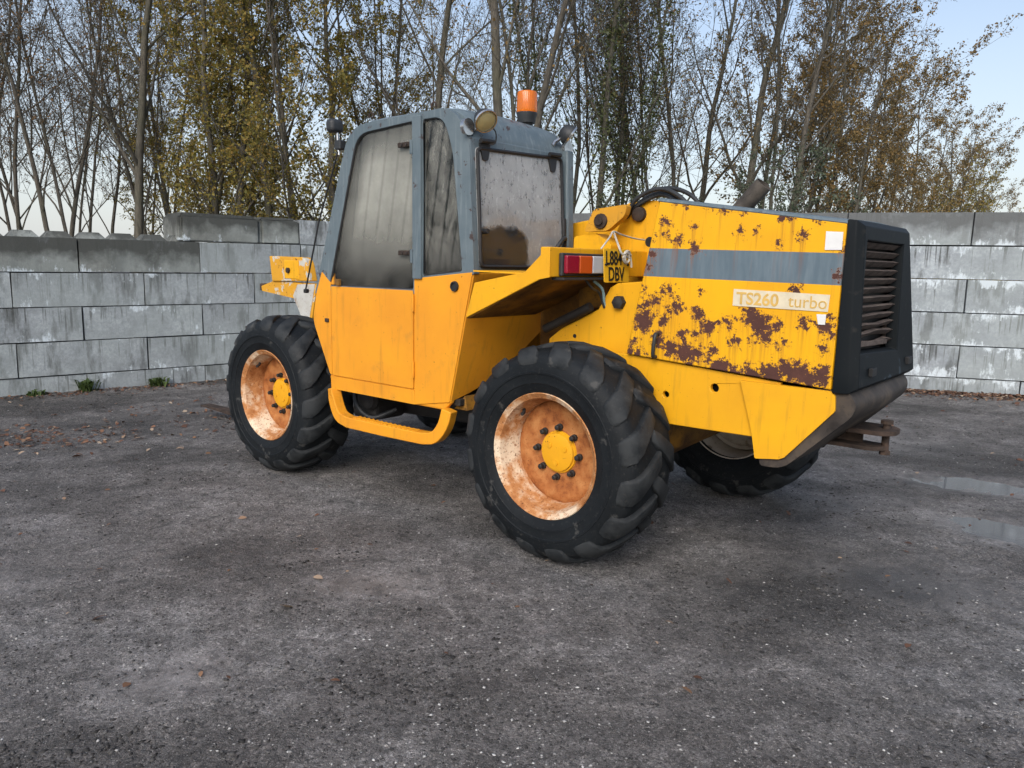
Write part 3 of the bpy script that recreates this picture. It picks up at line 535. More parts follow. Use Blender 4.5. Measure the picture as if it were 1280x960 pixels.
# ---- engine hood
def hood():
    c4 = dict(tl=(-.392, 1.900), tr=(-1.302, 1.772), br=(-1.290, 1.045), bl=(-.235, 1.112)); nu, nv = 190, 140
    U, Vv = np.meshgrid(np.linspace(0, 1, nu), np.linspace(0, 1, nv)); g = lambda k: sum(w*c4[q][k] for q, w in (('bl', (1-U)*(1-Vv)), ('br', U*(1-Vv)), ('tl', (1-U)*Vv), ('tr', U*Vv)))
    X, Z = g(0), g(1)
    # rust map: chipped patches where the photograph shows them (pixel centres of the side panel, mapped by the panel's own corners)
    B = [(330,495,38),(370,430,24),(300,510,20),(445,445,26),(410,490,20),(345,430,14),(430,390,13),(405,405,10),(540,480,28),(565,520,27),(525,465,17),(480,545,16),(530,550,14),(385,560,24),(440,590,32),(480,610,36),(530,610,27),(500,600,24),(640,505,20),(615,508,7),(720,480,30),(750,520,38),(760,550,27),(800,520,18),(700,460,16),(720,575,9),(860,400,17),(885,510,18),(950,520,26),(960,490,14),(525,260,21),(465,230,18),(415,175,13),(420,212,8),(687,207,13),(880,215,17),(740,205,5),(523,188,8),(370,230,8),(360,270,12),(345,310,13),(660,570,16),(590,597,12),(800,590,11),(820,575,12),(695,660,14),(570,635,13),(610,672,42),(660,690,28),(720,695,33),(780,685,42),(830,665,36),(860,680,42),(930,690,36),(900,700,30),(400,655,22),(350,640,22),(450,660,18),(300,610,22),(275,600,20),(320,450,14),(330,400,14),(450,105,13),(500,115,11),(570,125,9),(630,130,14),(700,145,9),(850,165,13),(820,160,8),(930,180,8),(1000,260,9),(985,350,9),(965,540,18),(940,600,13),(500,650,14),(550,400,5),(290,560,14),(810,250,6)]
    ca, cb, cc, cd = np.array([260,605.]), np.array([960,735.]), np.array([393,103.]), np.array([1015,178.])
    PX = (1-U)[..., None]*(1-Vv)[..., None]*ca+U[..., None]*(1-Vv)[..., None]*cb+(1-U)[..., None]*Vv[..., None]*cc+U[..., None]*Vv[..., None]*cd
    f = np.full(U.shape, -60.)
    for bx_, by_, br_ in B: f = np.maximum(f, br_-np.hypot(PX[..., 0]-bx_, PX[..., 1]-by_))
    f = .82*f+34*fbm(X*30, Z*30, 5, .7)+1; rust = f*.0015
    run = np.zeros(U.shape); q_ = np.zeros(nu)
    for k in range(nv-1, -1, -1): q_ = np.maximum(q_*.955, (f[k] > 4)*1.0); run[k] = q_
    run = run.ravel().tolist()
    zt = 1.664-.022*U; zb = 1.522-.018*U; stripe = np.minimum(zt-Z, Z-zb)
    V = np.stack([X, np.full(X.shape, -.40)-.004*np.abs(fbm(X*3, Z*3, 2)), Z], -1).reshape(-1, 3)
    gi = np.arange(nu*nv).reshape(nv, nu); F = np.stack([gi[:-1, :-1], gi[:-1, 1:], gi[1:, 1:], gi[1:, :-1]], -1).reshape(-1, 4)
    # folded rims so the panel has thickness
    V = V.tolist(); F = F.tolist(); rust = rust.ravel().tolist(); stripe = stripe.ravel().tolist()
    loop = list(gi[0, :])+list(gi[1:, -1])+list(gi[-1, -2::-1])+list(gi[-2:0:-1, 0]); b0 = len(V)
    for q in loop: V.append((V[q][0], V[q][1]-.03, V[q][2])); rust.append(rust[q]); stripe.append(stripe[q]); run.append(0.)
    for k in range(len(loop)): a, c = loop[k], loop[(k+1) % len(loop)]; F.append([c, a, b0+k, b0+(k+1) % len(loop)])
    me = np_mesh('hood_side', np.array(V), np.array(F), M_hood, False); fixn(me); attr(me, 'rust', rust); attr(me, 'run', run); attr(me, 'stripe', stripe); return link('hood_side', me, TH)
HS = hood()
yr = -1.26
def hood_top():
    ys = [(-.398, -.004), (-.402, .004), (-.412, .010), (-.44, .012), (-.85, .022), (-1.22, .012), (-1.25, .008), (yr, -.02)]; V = []; F = []
    for y, dz in ys:
        for x, z in ((-.385, 1.902), (-.85, 1.838), (-1.305, 1.774)): V.append((x, y, z+dz))
        for x, z in ((-1.305, 1.755), (-.385, 1.882)): V.append((x, min(-.41, max(y, yr+.01)), z+min(dz, 0)))
    n = 5
    for i in range(len(ys)-1):
        for j in range(n): a, c = i*n+j, i*n+(j+1) % n; F.append((a, c, c+n, a+n))
    F += [tuple(range(n)), tuple((len(ys)-1)*n+j for j in range(n))]
    me = mesh('hood_top', V, F, M_grey, angle=50); fixn(me); return link('hood_top', me, TH)
hood_top()
side('hood_far_side', [(-.392, 1.88), (-1.302, 1.755), (-1.29, 1.045), (-.235, 1.112)], yr+.03, .03, M_yel, TH)
sheet('hood_front', [[(-.425, 1.11), (-.425, 1.86), (yr+.04, 1.86), (yr+.04, 1.11)]], lambda a, c: (-.26-(c-1.11)*.19, a, c), (1, 0, 0), .02, M_under, TH)
box('engine_block', (-.45, -.50, 1.10), (-1.25, -1.15, 1.62), M_dark, TH, .03)
tube('hood_latch', curve_pts([(-.418, -.395, 1.232), (-.420, -.368, 1.225), (-.416, -.362, 1.17), (-.412, -.368, 1.118), (-.412, -.395, 1.112)], 16), .010, M_black, HS, 8)
side('model_decal', [(-.812, 1.473), (-1.257, 1.462), (-1.253, 1.387), (-.811, 1.394)], -.3965, .0015, M_fade, HS, 0)
text('model_lettering', 'TS260', .078, M_goldink, HS, (-.828, -.3958, 1.405), (-1, 0, -.018), (.0, 0, 1), 1.02, .0016); text('model_lettering', 'turbo', .078, M_goldink, HS, (-1.075, -.3958, 1.402), (-1, 0, -.018), (.0, 0, 1), .98, .0)
side('sticker', [(-1.218, 1.736), (-1.290, 1.732), (-1.290, 1.656), (-1.218, 1.656)], -.3965, .0015, M_white, HS, 0); side('sticker', [(-1.205, 1.375), (-1.247, 1.376), (-1.245, 1.330), (-1.215, 1.330)], -.3965, .0015, M_white, HS, 0)
# ---- grille surround: hood outline lofted back to a framed opening
def grille():
    F0 = [(-1.306, -.395, 1.782), (-1.306, -1.27, 1.782), (-1.300, -1.44, 1.035), (-1.300, -.395, 1.035)]
    F1 = [(-1.338, -.402, 1.778), (-1.338, -1.225, 1.778), (-1.375, -1.41, 1.038), (-1.365, -.398, 1.038)]
    F2 = [(-1.366, -.428, 1.755), (-1.366, -1.175, 1.755), (-1.405, -1.36, 1.062), (-1.400, -.415, 1.062)]
    F3 = [(-1.370, -.455, 1.702), (-1.370, -1.075, 1.702), (-1.382, -1.085, 1.178), (-1.374, -.448, 1.202)]
    F4 = [(-1.318, -.462, 1.695), (-1.318, -1.070, 1.695), (-1.330, -1.080, 1.188), (-1.325, -.455, 1.212)]
    V = []; n = 0; F = []
    def ringp(c):
        P = []
        for i in range(4):
            a, b = np.array(c[i]), np.array(c[(i+1) % 4])
            for t in np.linspace(0, 1, 9, endpoint=False): P.append(a*(1-t)+b*t)
        # soften corners
        P = np.array(P); 
        for _ in range(0): P = .25*np.roll(P, 1, 0)+.5*P+.25*np.roll(P, -1, 0)
        # the right edge bows inward
        return P
    for c in (F0, F1, F2, F3, F4): V.append(ringp(c))
    k = len(V[0]); VV = np.concatenate(V)
    for i in range(4):
        for j in range(k): a, c = i*k+j, i*k+(j+1) % k; F.append((a, c, c+k, a+k))
    me = mesh('grille_surround', VV, F, M_gril, angle=25); fixn(me); o = link('grille_surround', me, TH); m = o.modifiers.new('solid', 'SOLIDIFY'); m.thickness = .012; m.offset = 0; bev(o, .007, 2, 20)
    return o
GR = grille()
rr = random.Random(11)
for k in range(12):
    z = 1.682-k*.0405; tilt = [0, 0, .0, .0, 0, 0, 0, .0, .004, -.01, .012, -.02][k]; y1 = -1.27; dz = [0]*9+[.0, -.012, -.03]
    V = []; P0 = np.array([(-.455, z), (-.62, z+rr.uniform(-.0008, .0008)), (-.80, z+rr.uniform(-.001, .001)+tilt*.6), (-.97, z+rr.uniform(-.0008, .0008)), (y1, z+dz[k])])
    sec = [(-1.338, .016), (-1.360, .009), (-1.332, -.014), (-1.316, -.010)]; V = [(sx, y, zz+sz) for y, zz in P0 for sx, sz in sec]; F = []
    for i in range(4):
        for j in range(4): a, c = i*4+j, i*4+(j+1) % 4; F.append((a, c, c+4, a+4))
    F += [(0,1,2,3), (16,17,18,19)]; me = mesh('louvre', V, F, M_slat); fixn(me); link('louvre', me, GR)
box('radiator', (-1.27, -.43, 1.08), (-1.30, -1.40, 1.74), M_dark, TH, .003)
box('radiator_strip', (-1.315, -1.06, 1.22), (-1.33, -1.085, 1.32), M_rust, GR, .002); box('louvre_piece', (-1.345, -.50, 1.245), (-1.36, -.95, 1.268), M_slat, GR, .002).rotation_euler = (.03, 0, 0)
for y in (-.60, -1.25): box('foot_slot', (-1.398, y+.035, 1.098), (-1.416, y-.035, 1.135), M_gasket, GR, .002)
# ---- exhaust, hoses, boom tower
P0 = np.array([-.60, -.75, 1.80]); P1 = np.array([-.775, -.75, 1.985]); EX = lathe('exhaust_pipe', [(-.02,.043),(.235,.045),(.262,.045),(.262,.040),(.10,.038)], rusty('exhaust_steel', (.028, .024, .021), (.070, .060, .050), (.13, .11, .09), .5, .6, 9), TH, 24, 'Z', angle=40)
EX.location = P0; EX.rotation_euler = Vector(P1-P0).to_track_quat('Z', 'Y').to_euler()
box('exhaust_collar', (-.55, -.66, 1.845), (-.72, -.84, 1.862), M_rust, TH, .01)
for k, (dy, dz, e) in enumerate(((0, 0, 0), (-.05, -.012, .02), (-.10, .012, -.02), (-.03, -.03, .03))):
    tube('hydraulic_hose', curve_pts([(.12+e, -.9+dy, 1.86), (.04, -.9+dy, 1.965+dz), (-.10, -.9+dy, 2.012+dz), (-.24+e, -.88+dy, 1.965+dz), (-.36+e, -.86+dy, 1.86)], 28), .013, M_black, TH, 8)
TW = side('boom_tower', rnd_poly([(-.40, 1.30), (-.25, 1.86), (-.06, 1.955), (.145, 1.944), (.205, 1.77), (.30, 1.60), (.34, 1.20)], .03), -.95, .035, M_yel, TH)
lathe('pivot_pin', [(-.95,.045),(-.925,.042),(-.918,.030),(-.918,0)], M_rust, TW, 14, 'Y', (.048, 0, 1.876)); lathe('tower_hole', [(-.9485,.030),(-.9485,0)], M_gasket, TW, 16, 'Y', (-.026, 0, 1.715))
side('tower_far_plate', rnd_poly([(-.40, 1.30), (-.25, 1.86), (-.06, 1.955), (.145, 1.944), (.205, 1.77), (.30, 1.60), (.34, 1.20)], .03), -1.42, .035, M_yel, TH)
LK = side('boom_link', rnd_poly([(.045, 1.925), (.278, 1.903), (.345, 1.771), (.175, 1.775), (.06, 1.86)], .025), -.80, .05, M_worn, TH)
lathe('link_bolt', [(-.80,.046),(-.786,.044),(-.783,.026),(-.77,.024),(-.77,0)], M_rust, LK, 12, 'Y', (.222, 0, 1.832))
side('boom_foot', rnd_poly([(.43, 1.745), (.273, 1.765), (.16, 1.70), (.16, 1.60), (.43, 1.60)], .02), -.82, .12, M_yel, TH)
def beam(name, a, b, w, h0, h1, mat):
    a, b = np.array(a, float), np.array(b, float); V = []
    for p, h in ((a, h0), (b, h1)):
        for dy, dz in ((w, -h), (-w, -h), (-w, h), (w, h)): V.append((p[0], p[1]+dy, p[2]+dz))
    o = link(name, mesh(name, V, [(0,1,2,3),(7,6,5,4),(0,4,5,1),(1,5,6,2),(2,6,7,3),(3,7,4,0)], mat), TH); fixn(o.data); return bev(o, .012)
beam('boom', (.0, -1.22, 1.78), (3.40, -1.22, 1.33), .15, .15, .13, M_yel); 
BH_ = side('boom_head', rnd_poly([(4.236, 1.609), (3.673, 1.600), (3.626, 1.54), (3.585, 1.385), (4.20, 1.366)], [.0, .03, .03, .0, 0]), -1.10, .09, M_peel, TH, .01)
side('boom_nose', rnd_poly([(4.42, 1.315), (4.41, 1.268), (3.843, 1.214), (3.735, 1.033), (3.60, 1.005), (3.50, 1.36), (4.20, 1.372)], .01), -1.12, .10, M_peel, TH, .008)
side('nose_patch', [(3.80, 1.35), (3.88, 1.24), (3.76, 1.06), (3.63, 1.03), (3.53, 1.36)], -1.116, .006, rusty('bare_primer', (.20, .09, .04), (.46, .45, .41), (.52, .52, .49), .42, .7, 9), TH, .001)
lathe('head_pin', [(-1.10,.026),(-1.075,.026),(-1.072,.015),(-1.072,0)], M_rust, BH_, 10, 'Y', (3.905, 0, 1.478)); side('head_gusset', [(3.98, 1.57), (3.76, 1.57), (3.74, 1.40), (3.98, 1.40)], -1.094, .012, M_yel, BH_)
box('nose_tip', (4.40, -1.13, 1.27), (4.47, -1.22, 1.34), M_rust, TH, .01)
side('carriage', rnd_poly([(4.05, .95), (4.20, .95), (4.20, .06), (4.10, .06)], .01), -.80, .8, M_rust, TH, .01)
for y in (-.86, -1.5): side('fork_tine', [(4.20, .75), (4.25, .75), (4.25, .06), (5.25, .045), (5.25, .03), (4.20, .0)], y, .11, M_rust, TH, .004)
# ---- lower cab body (orange)
yc = -.05
cabo = [(1.87, .71), (1.885, .81), (2.07, 1.17), (2.02, 1.36), (1.955, 1.50), (1.84, 1.50), (1.84, 1.40), (1.03, 1.40), (1.03, 1.482), (.555, 1.53), (.735, .76), (.79, .71)]
side('cab_side_panel', cabo, yc-.008, .035, M_cab, TH, .012)
side('front_skin', rnd_poly([(1.875, .815), (2.058, 1.172), (2.008, 1.362), (1.945, 1.50), (1.853, 1.43), (1.853, .808)], [.01, .06, .01, .01, .005, .01]), yc, .009, M_cab, TH, .003)
side('sill_skin', [(1.866, .714), (1.872, .803), (1.04, .803), (1.035, .714)], yc, .009, M_cab, TH, .003)
DR = side('door', rnd_poly([(1.845, 1.405), (1.845, .811), (1.045, .811), (1.045, 1.405)], .008), yc+.003, .012, M_cab, TH, .003)
side('quarter_skin', [(1.036, .806), (1.036, 1.478), (.562, 1.524), (.738, .765), (1.036, .714)], yc, .009, M_cab, TH, .003)
lathe('door_hole', [(yc+.003,.030),(yc+.003,.0)], M_gasket, TH, 20, 'Y', (.695, 0, 1.441)); lathe('door_lock', [(yc+.003,.030),(yc+.014,.028),(yc+.014,.022),(yc+.004,.020),(yc+.004,0)], M_black, TH, 20, 'Y', (.695, 0, 1.441))
for z in (1.33, .93):
    tube('door_hinge', [(1.040, yc+.008, z-.05), (1.040, yc+.008, z+.05)], .009, M_cab, DR, 8)
for z in (2.25, 1.627):
    box('glass_hinge', (1.05, yc+.012, z-.014), (1.165, yc-.004, z+.014), M_rust, DR, .003); box('hinge_knuckle', (1.03, yc+.022, z-.06), (1.05, yc+.0, z+.02), M_grey, DR, .003)
    for q in (1.085, 1.125): lathe('hinge_bolt', [(yc+.012,.008),(yc+.019,.007),(yc+.019,0)], M_zinc, DR, 8, 'Y', (q, 0, z))
box('door_catch', (1.74, yc+.018, 1.412), (1.775, yc-.002, 1.455), M_under, DR, .003); box('door_handle', (1.875, yc+.012, 1.165), (1.91, yc, 1.19), M_rust, DR, .003)
# cab rear lower panel and inner faces
def lean(x0, z0, k): return lambda a, c: (x0+k*(c-z0), a, c)
RP = sheet('cab_rear_panel', [[(-.058, .765), (-.058, 1.52), (-.95, 1.52), (-.90, 1.24), (-.62, 1.02), (-.30, .835), (-.20, .80)]], lean(.735, .76, -.2337), (-1, 0, 0), .03, M_cab, TH)
box('cab_floor', (.70, -.10, .74), (1.85, -.95, .78), M_dark, TH, .005); side('cab_far_panel', cabo, -.94, .03, M_cab, TH, .01)
sheet('cab_front_panel', [[(-.09, .80), (-.09, 1.36), (-.95, 1.36), (-.95, .80)]], lambda a, c: (1.88+(c-.8)*.25, a, c), (1, 0, 0), .03, M_cab, TH)
side('sill_end', [(.79, .71), (.735, .76), (.70, .80), (.68, .71)], -.14, .5, M_under, TH)
# step
sp = curve_pts([(1.845, -.06, .72), (1.825, -.055, .64), (1.765, -.05, .545), (1.66, -.045, .515)], 12).tolist()+[[1.30, -.045, .516], [.98, -.045, .522]]+curve_pts([(.93, -.045, .524), (.84, -.05, .545), (.775, -.055, .62), (.745, -.06, .72)], 12).tolist()
tube('step', sp, 1, M_cab, TH, sec=[(-.036, -.036), (.036, -.036), (.036, .036), (-.036, .036)], smooth=False, b=.006)
tr = []
for k in range(15):
    x = 1.60-k*.043; tr += [(x, .552), (x-.0215, .562)]
side('step_tread', tr+[(.98, .550), (1.62, .550)], -.02, .05, M_cab, TH, 0)
# ---- cab frame (grey)
outl = rnd_poly([(2.03, 1.352), (1.635, 2.405), (.74, 2.425), (.600, 2.27), (.552, 1.525), (.62, 1.525), (1.02, 1.482), (1.02, 1.412), (1.83, 1.412), (1.955, 1.36)], [0, .16, .20, .20, 0, 0, 0, 0, 0, 0], 6)
dwin = rnd_poly([(1.868, 1.410), (1.560, 2.352), (1.045, 2.378), (1.045, 1.410)], [.02, .11, .02, .02], 5); qwin = rnd_poly([(.962, 1.492), (.962, 2.378), (.80, 2.378), (.722, 2.20), (.642, 1.525)], [.015, .02, .12, .2, .02], 5)
outl2 = rnd_poly([(2.03, 1.352), (1.635, 2.405), (.74, 2.425), (.600, 2.27), (.552, 1.515), (.62, 1.48), (1.02, 1.455), (1.02, 1.385), (1.83, 1.385), (1.93, 1.352)], [0, .16, .20, .20, 0, 0, 0, 0, 0, 0], 6)
CF = side('cab_frame', [outl2, dwin, qwin], yc-.001, .045, M_grey, TH, .010)
side('cab_frame_far', [outl2, dwin, qwin], -.925, .045, M_grey, TH, .01)
def scale_poly(p, s):
    c = np.mean(np.array(p), 0); return [tuple(c+(np.array(q)-c)*s) for q in p]
side('door_glass', scale_poly(dwin, 1.012), yc-.018, .005, M_gdoor, TH, 0); side('quarter_glass', scale_poly(qwin, 1.012), yc-.018, .005, M_gquart, TH, 0)
side('far_glass', scale_poly(dwin, 1.012), -.945, .005, M_gclear, TH, 0); side('far_quarter_glass', scale_poly(qwin, 1.012), -.945, .005, M_gclear, TH, 0)
for nm, w in (('door_gasket', dwin), ('quarter_gasket', qwin)):
    P = np.array([(a, yc-.012, c) for a, c in w+w[:1]]); tube(nm, P, .008, M_gasket, TH, 6)
tube('pillar_cap', [(1.0, yc+.004, 1.475), (1.0, yc+.004, 2.40)], 1, M_grey, TH, sec=[(-.012, -.036), (.012, -.036), (.012, .036), (-.012, .036)], smooth=False, b=.004)
def roof():
    prof = rnd_poly([(1.66, 2.33), (1.605, 2.412), (1.40, 2.436), (.78, 2.430), (.66, 2.385), (.602, 2.275), (.598, 2.235), (.64, 2.235), (.80, 2.38), (1.58, 2.38)], [.02, .05, .1, .1, .12, .05, 0, 0, .1, .02], 4); n = len(prof)
    ys = [(-.085, -.012), (-.10, .0), (-.18, .008), (-.51, .018), (-.84, .008), (-.92, .0), (-.935, -.012)]; V = []; F = []
    for y, dz in ys:
        for a, c in prof: V.append((a, y, c+dz*(c > 2.3)))
    for i in range(len(ys)-1):
        for j in range(n): a, c = i*n+j, i*n+(j+1) % n; F.append((a, c, c+n, a+n))
    F += [tuple(range(n)), tuple((len(ys)-1)*n+j for j in range(n))]
    me = mesh('cab_roof', V, F, M_grey, angle=40); fixn(me); return link('cab_roof', me, TH)
RF = roof()
XR = lambda off=0: (lambda a, c: (.556+(c-1.525)*.055+off, a, c))
rwin = rnd_poly([(-.105, 1.555), (-.105, 2.195), (-.875, 2.225), (-.885, 1.555)], .03, 4)
RFM = sheet('rear_window_frame', [[(-.052, 1.525), (-.052, 2.26), (-.93, 2.26), (-.965, 1.525)], rwin], XR(), (-1, 0, 0), .04, M_grey, TH, .012)
sheet('rear_glass', [scale_poly(rwin, 1.03)], XR(-.004), (-1, 0, 0), .005, M_grear, TH, 0)
tube('rear_gasket', np.array([XR(-.008)(*p) for p in rwin+rwin[:1]]), .011, M_gasket, TH, 6)
tube('cab_corner_post', [(.57, -.945, 1.50), (.60, -.945, 2.28)], 1, M_grey, TH, sec=[(-.035, -.035), (.035, -.035), (.035, .035), (-.035, .035)], smooth=False, b=.012)
for y in (-.165, -.785):
    h = sheet('glass_bracket', [rnd_poly([(y+.045, 2.23), (y-.045, 2.23), (y-.02, 2.135), (y+.02, 2.135)], .012, 3)], XR(-.014), (-1, 0, 0), .012, M_gasket, TH, .003); tube('bracket_pin', [XR(-.03)(y+.055, 2.235), XR(-.03)(y-.055, 2.24)], .013, M_gasket, h, 8)
lathe('glass_knob', [(-.03,.0),(-.03,.013),(-.006,.016),(.006,.01)], M_gasket, TH, 10, 'X', (.565, -.145, 1.75))
tube('glass_handle', curve_pts([(.545, -.865, 1.62), (.525, -.85, 1.70), (.505, -.83, 1.735), (.50, -.79, 1.72), (.51, -.74, 1.66), (.515, -.70, 1.625), (.515, -.66, 1.62)], 20), .014, M_black, TH, 8); tube('handle_mount', [(.55, -.885, 1.55), (.562, -.885, 1.86)], .016, M_gasket, TH, 8)
# interior
ST = link('seat', None, TH); 
def cushion(name, c, s, parent, tilt=0.):
    bm = bmesh.new(); bmesh.ops.create_cube(bm, size=1); bmesh.ops.subdivide_edges(bm, edges=bm.edges, cuts=3, use_grid_fill=True)
    for v in bm.verts:
        u = v.co*2; k = 1-.10*(abs(u.x)**4+abs(u.y)**4+abs(u.z)**4)/2; v.co = Vector((u.x*s[0]*k, u.y*s[1]*k, u.z*s[2]*k))
    me = bpy.data.meshes.new(name); bm.to_mesh(me); bm.free(); me.materials.append(M_seat); me.polygons.foreach_set('use_smooth', [True]*len(me.polygons)); o = link(name, me, parent); o.location = c; o.rotation_euler.y = tilt
    m = o.modifiers.new('sub', 'SUBSURF'); m.levels = 1; m.render_levels = 1; return o
bpy.data.objects.remove(ST)
BK = cushion('seat_back', (.665, -.395, 1.58), (.065, .245, .215), TH, -.04); cushion('seat_cushion', (.95, -.42, 1.34), (.27, .25, .08), TH); box('seat_base', (.82, -.32, .80), (1.2, -.68, 1.27), M_dark, TH, .02)
side('dashboard', [(1.95, .85), (1.96, 1.42), (1.72, 1.46), (1.62, 1.30), (1.70, .85)], -.30, .45, M_black, TH, .02)
t_ = np.linspace(0, 2*math.pi, 29); sw = np.stack([1.60+.085*np.cos(t_), -.50+.19*np.sin(t_), 1.70+.165*np.cos(t_)], 1); tube('steering_wheel', sw, .015, M_black, TH, 8); tube('steering_column', [(1.60, -.50, 1.70), (1.78, -.50, 1.35)], .025, M_black, TH, 8)
for yy, xx in ((-.28, 1.35), (-.24, 1.2)): tube('lever', [(xx, yy, 1.25), (xx+.04, yy, 1.52)], .010, M_dark, TH, 6); 
box('side_console', (.85, -.10, .80), (1.6, -.22, 1.32), M_dark, TH, .02)
# windscreen
sheet('windscreen', [rnd_poly([(-.11, 1.40), (-.11, 2.33), (-.91, 2.33), (-.91, 1.40)], .03)], lambda a, c: (2.00-(c-1.40)*.385, a, c), (1, 0, 0), .005, M_gclear, TH, 0)
# lamps, beacon, rods
def work_lamp(name, loc, yaw):
    w = lathe(name, [(.05,.0),(.05,.02),(.035,.045),(.0,.062),(-.018,.066),(-.026,.064),(-.026,.058)], M_black, TH, 24, 'X'); w.location = loc; w.rotation_euler = (0, R(-36), yaw)
    lathe('lens', [(-.022,.058),(-.030,.03),(-.032,0)], M_lampg, w, 24, 'X'); lathe('bezel', [(-.020,.058),(-.029,.060),(-.029,.065),(-.018,.067)], M_chrome, w, 24, 'X')
    tube('stem', [(.02, 0, -.05), (.035, .01, -.085), (.03, .03, -.115)], .012, M_chrome, w, 8); return w
work_lamp('work_lamp', (.545, -.115, 2.345), R(-16)); work_lamp('work_lamp', (.56, -.90, 2.375), R(40))
for y in (-.05, -.955): lathe('lamp_bracket', [(-.012,.0),(-.012,.045),(.012,.045),(.012,0)], M_chrome, TH, 14, 'X', (.60, y+.01 if y > -.5 else y, 2.30))
tube('lamp_wire', curve_pts([(.56, -.15, 2.33), (.53, -.19, 2.29), (.54, -.20, 2.23), (.57, -.17, 2.22)], 14), .004, M_gasket, TH, 6)
FL = box('front_lamp', (1.725, -.01, 2.375), (1.80, -.11, 2.46), M_black, TH, .026, 4); box('front_lamp_lens', (1.798, -.025, 2.390), (1.806, -.095, 2.446), M_clr, FL, .003); FL.location.y = .02
box('lamp_arm', (1.70, -.03, 2.27), (1.76, -.08, 2.33), M_black, TH, .008); tube('lamp_stem', [(1.75, -.05, 2.38), (1.735, -.05, 2.24)], .010, M_chrome, TH, 8)
tube('stay_rod', [(1.735, -.04, 2.26), (1.94, -.03, 1.82), (2.12, -.04, 1.37)], .006, M_gasket, TH, 6); box('rod_foot', (2.105, -.03, 1.350), (2.135, -.06, 1.378), M_gasket, TH, .006)
BC = lathe('beacon', [(0,.0),(0,.052),(.025,.056),(.055,.066),(.062,.066)], M_black, TH, 28, 'Z'); BC.location = (.80, -.79, 2.448)
lathe('beacon_lens', [(.062,.064),(.070,.066),(.178,.063),(.188,.058),(.192,.0)], M_beacon, BC, 28, 'Z'); lathe('beacon_reflector', [(.07,.0),(.07,.03),(.16,.035),(.165,0)], M_beaconi, BC, 16, 'Z'); lathe('beacon_foot', [(-.06,.03),(0,.04)], M_gasket, BC, 16, 'Z')
for x in (1.45, .90):
    t_ = np.linspace(0, math.pi, 9); tube('lifting_ring', np.stack([x+.02*np.cos(t_), 0*t_-.08, 2.44+.03*np.sin(t_)], 1), .006, M_rust, TH, 6)
# ---- mudguard, tail lamp, number plate
WG = side('mudguard', [(.565, 1.272), (.500, 1.468), (.145, 1.532), (.005, 1.656), (-.012, 1.656), (-.012, 1.508), (.05, 1.497)], 0, .012, M_yel, TH, .003)
def strip(name, pts, y0, y1, th, mat, parent):
    V = []
    for (x, z) in pts: V += [(x, y0, z), (x, y1, z), (x, y1, z-th), (x, y0, z-th)]
    F = []
    for i in range(len(pts)-1):
        for j in range(4): a, c = i*4+j, i*4+(j+1) % 4; F.append((a, c, c+4, a+4))
    n = 4*(len(pts)-1); F += [(0,1,2,3), (n, n+1, n+2, n+3)]; me = mesh(name, V, F, mat); fixn(me); return link(name, me, parent)
strip('guard_underside', [(.56, 1.276), (.05, 1.503), (.02, 1.515)], -.012, -.62, .008, M_under, WG); strip('guard_top', [(.52, 1.535), (.16, 1.528), (.02, 1.648)], -.012, -.42, .008, M_yel, WG)
side('guard_inner', [(.56, 1.28), (.56, 1.53), (.02, 1.64), (.02, 1.50)], -.60, .02, M_under, WG)
BR = box('light_bar', (-.012, -.002, 1.510), (.05, -.96, 1.660), M_yel, TH, .006)
LB = box('tail_lamp', (-.016, -.070, 1.516), (-.040, -.455, 1.632), M_black, TH, .006)
for (a, c, m, n_) in ((-.085, -.195, M_red, 'red_lens'), (-.197, -.315, M_amb, 'amber_lens'), (-.317, -.440, M_clr, 'clear_lens')): box(n_, (-.036, a, 1.528), (-.060, c, 1.620), m, LB, .007, 3)
box('lamp_shelf', (-.06, -.06, 1.494), (.02, -.46, 1.508), M_dark, TH, .003)
PL = sheet('number_plate', [rnd_poly([(-.395, 1.482), (-.395, 1.662), (-.645, 1.662), (-.645, 1.482)], .012, 3)], lambda a, c: (-.082+(c-1.48)*.06, a, c), (-1, 0, 0), .004, M_plate, TH, .001)
text('plate_lettering', 'L884', .105, M_ink, PL, (-.0800, -.406, 1.578), (0, -1, 0), (.06, 0, 1), .78, .0015); text('plate_lettering', 'DBV', .105, M_ink, PL, (-.0850, -.430, 1.492), (0, -1, 0), (.06, 0, 1), .80, .0015)
for y in (-.400, -.620): lathe('plate_bolt', [(-.085,.0),(-.085,.007),(-.07,.007)], M_ink, PL, 8, 'X', (0, y-.01, 1.578))
tube('plate_string', curve_pts([(-.05, -.40, 1.66), (-.075, -.44, 1.72), (-.06, -.50, 1.755), (-.03, -.62, 1.745), (-.01, -.80, 1.73), (-.01, -.92, 1.725)], 30), .005, M_string, TH, 6)
tube('plate_string', curve_pts([(-.06, -.50, 1.755), (-.08, -.51, 1.70), (-.098, -.53, 1.64), (-.100, -.575, 1.625), (-.100, -.61, 1.61), (-.100, -.58, 1.585), (-.100, -.545, 1.61), (-.102, -.56, 1.645), (-.102, -.60, 1.65), (-.102, -.625, 1.60), (-.100, -.635, 1.565)], 60), .006, M_string, TH, 6)
tube('plate_string', curve_pts([(-.100, -.56, 1.60), (-.106, -.575, 1.65), (-.106, -.60, 1.61), (-.106, -.57, 1.59), (-.106, -.55, 1.64), (-.106, -.615, 1.63)], 40), .006, M_string, TH, 6)
tube('tail_cord', curve_pts([(-.01, -.40, 1.49), (-.03, -.46, 1.44), (-.02, -.50, 1.36), (-.04, -.54, 1.30), (-.06, -.57, 1.24), (-.07, -.60, 1.235), (-.06, -.585, 1.29), (-.03, -.54, 1.33)], 40), .008, M_cord, TH, 6)
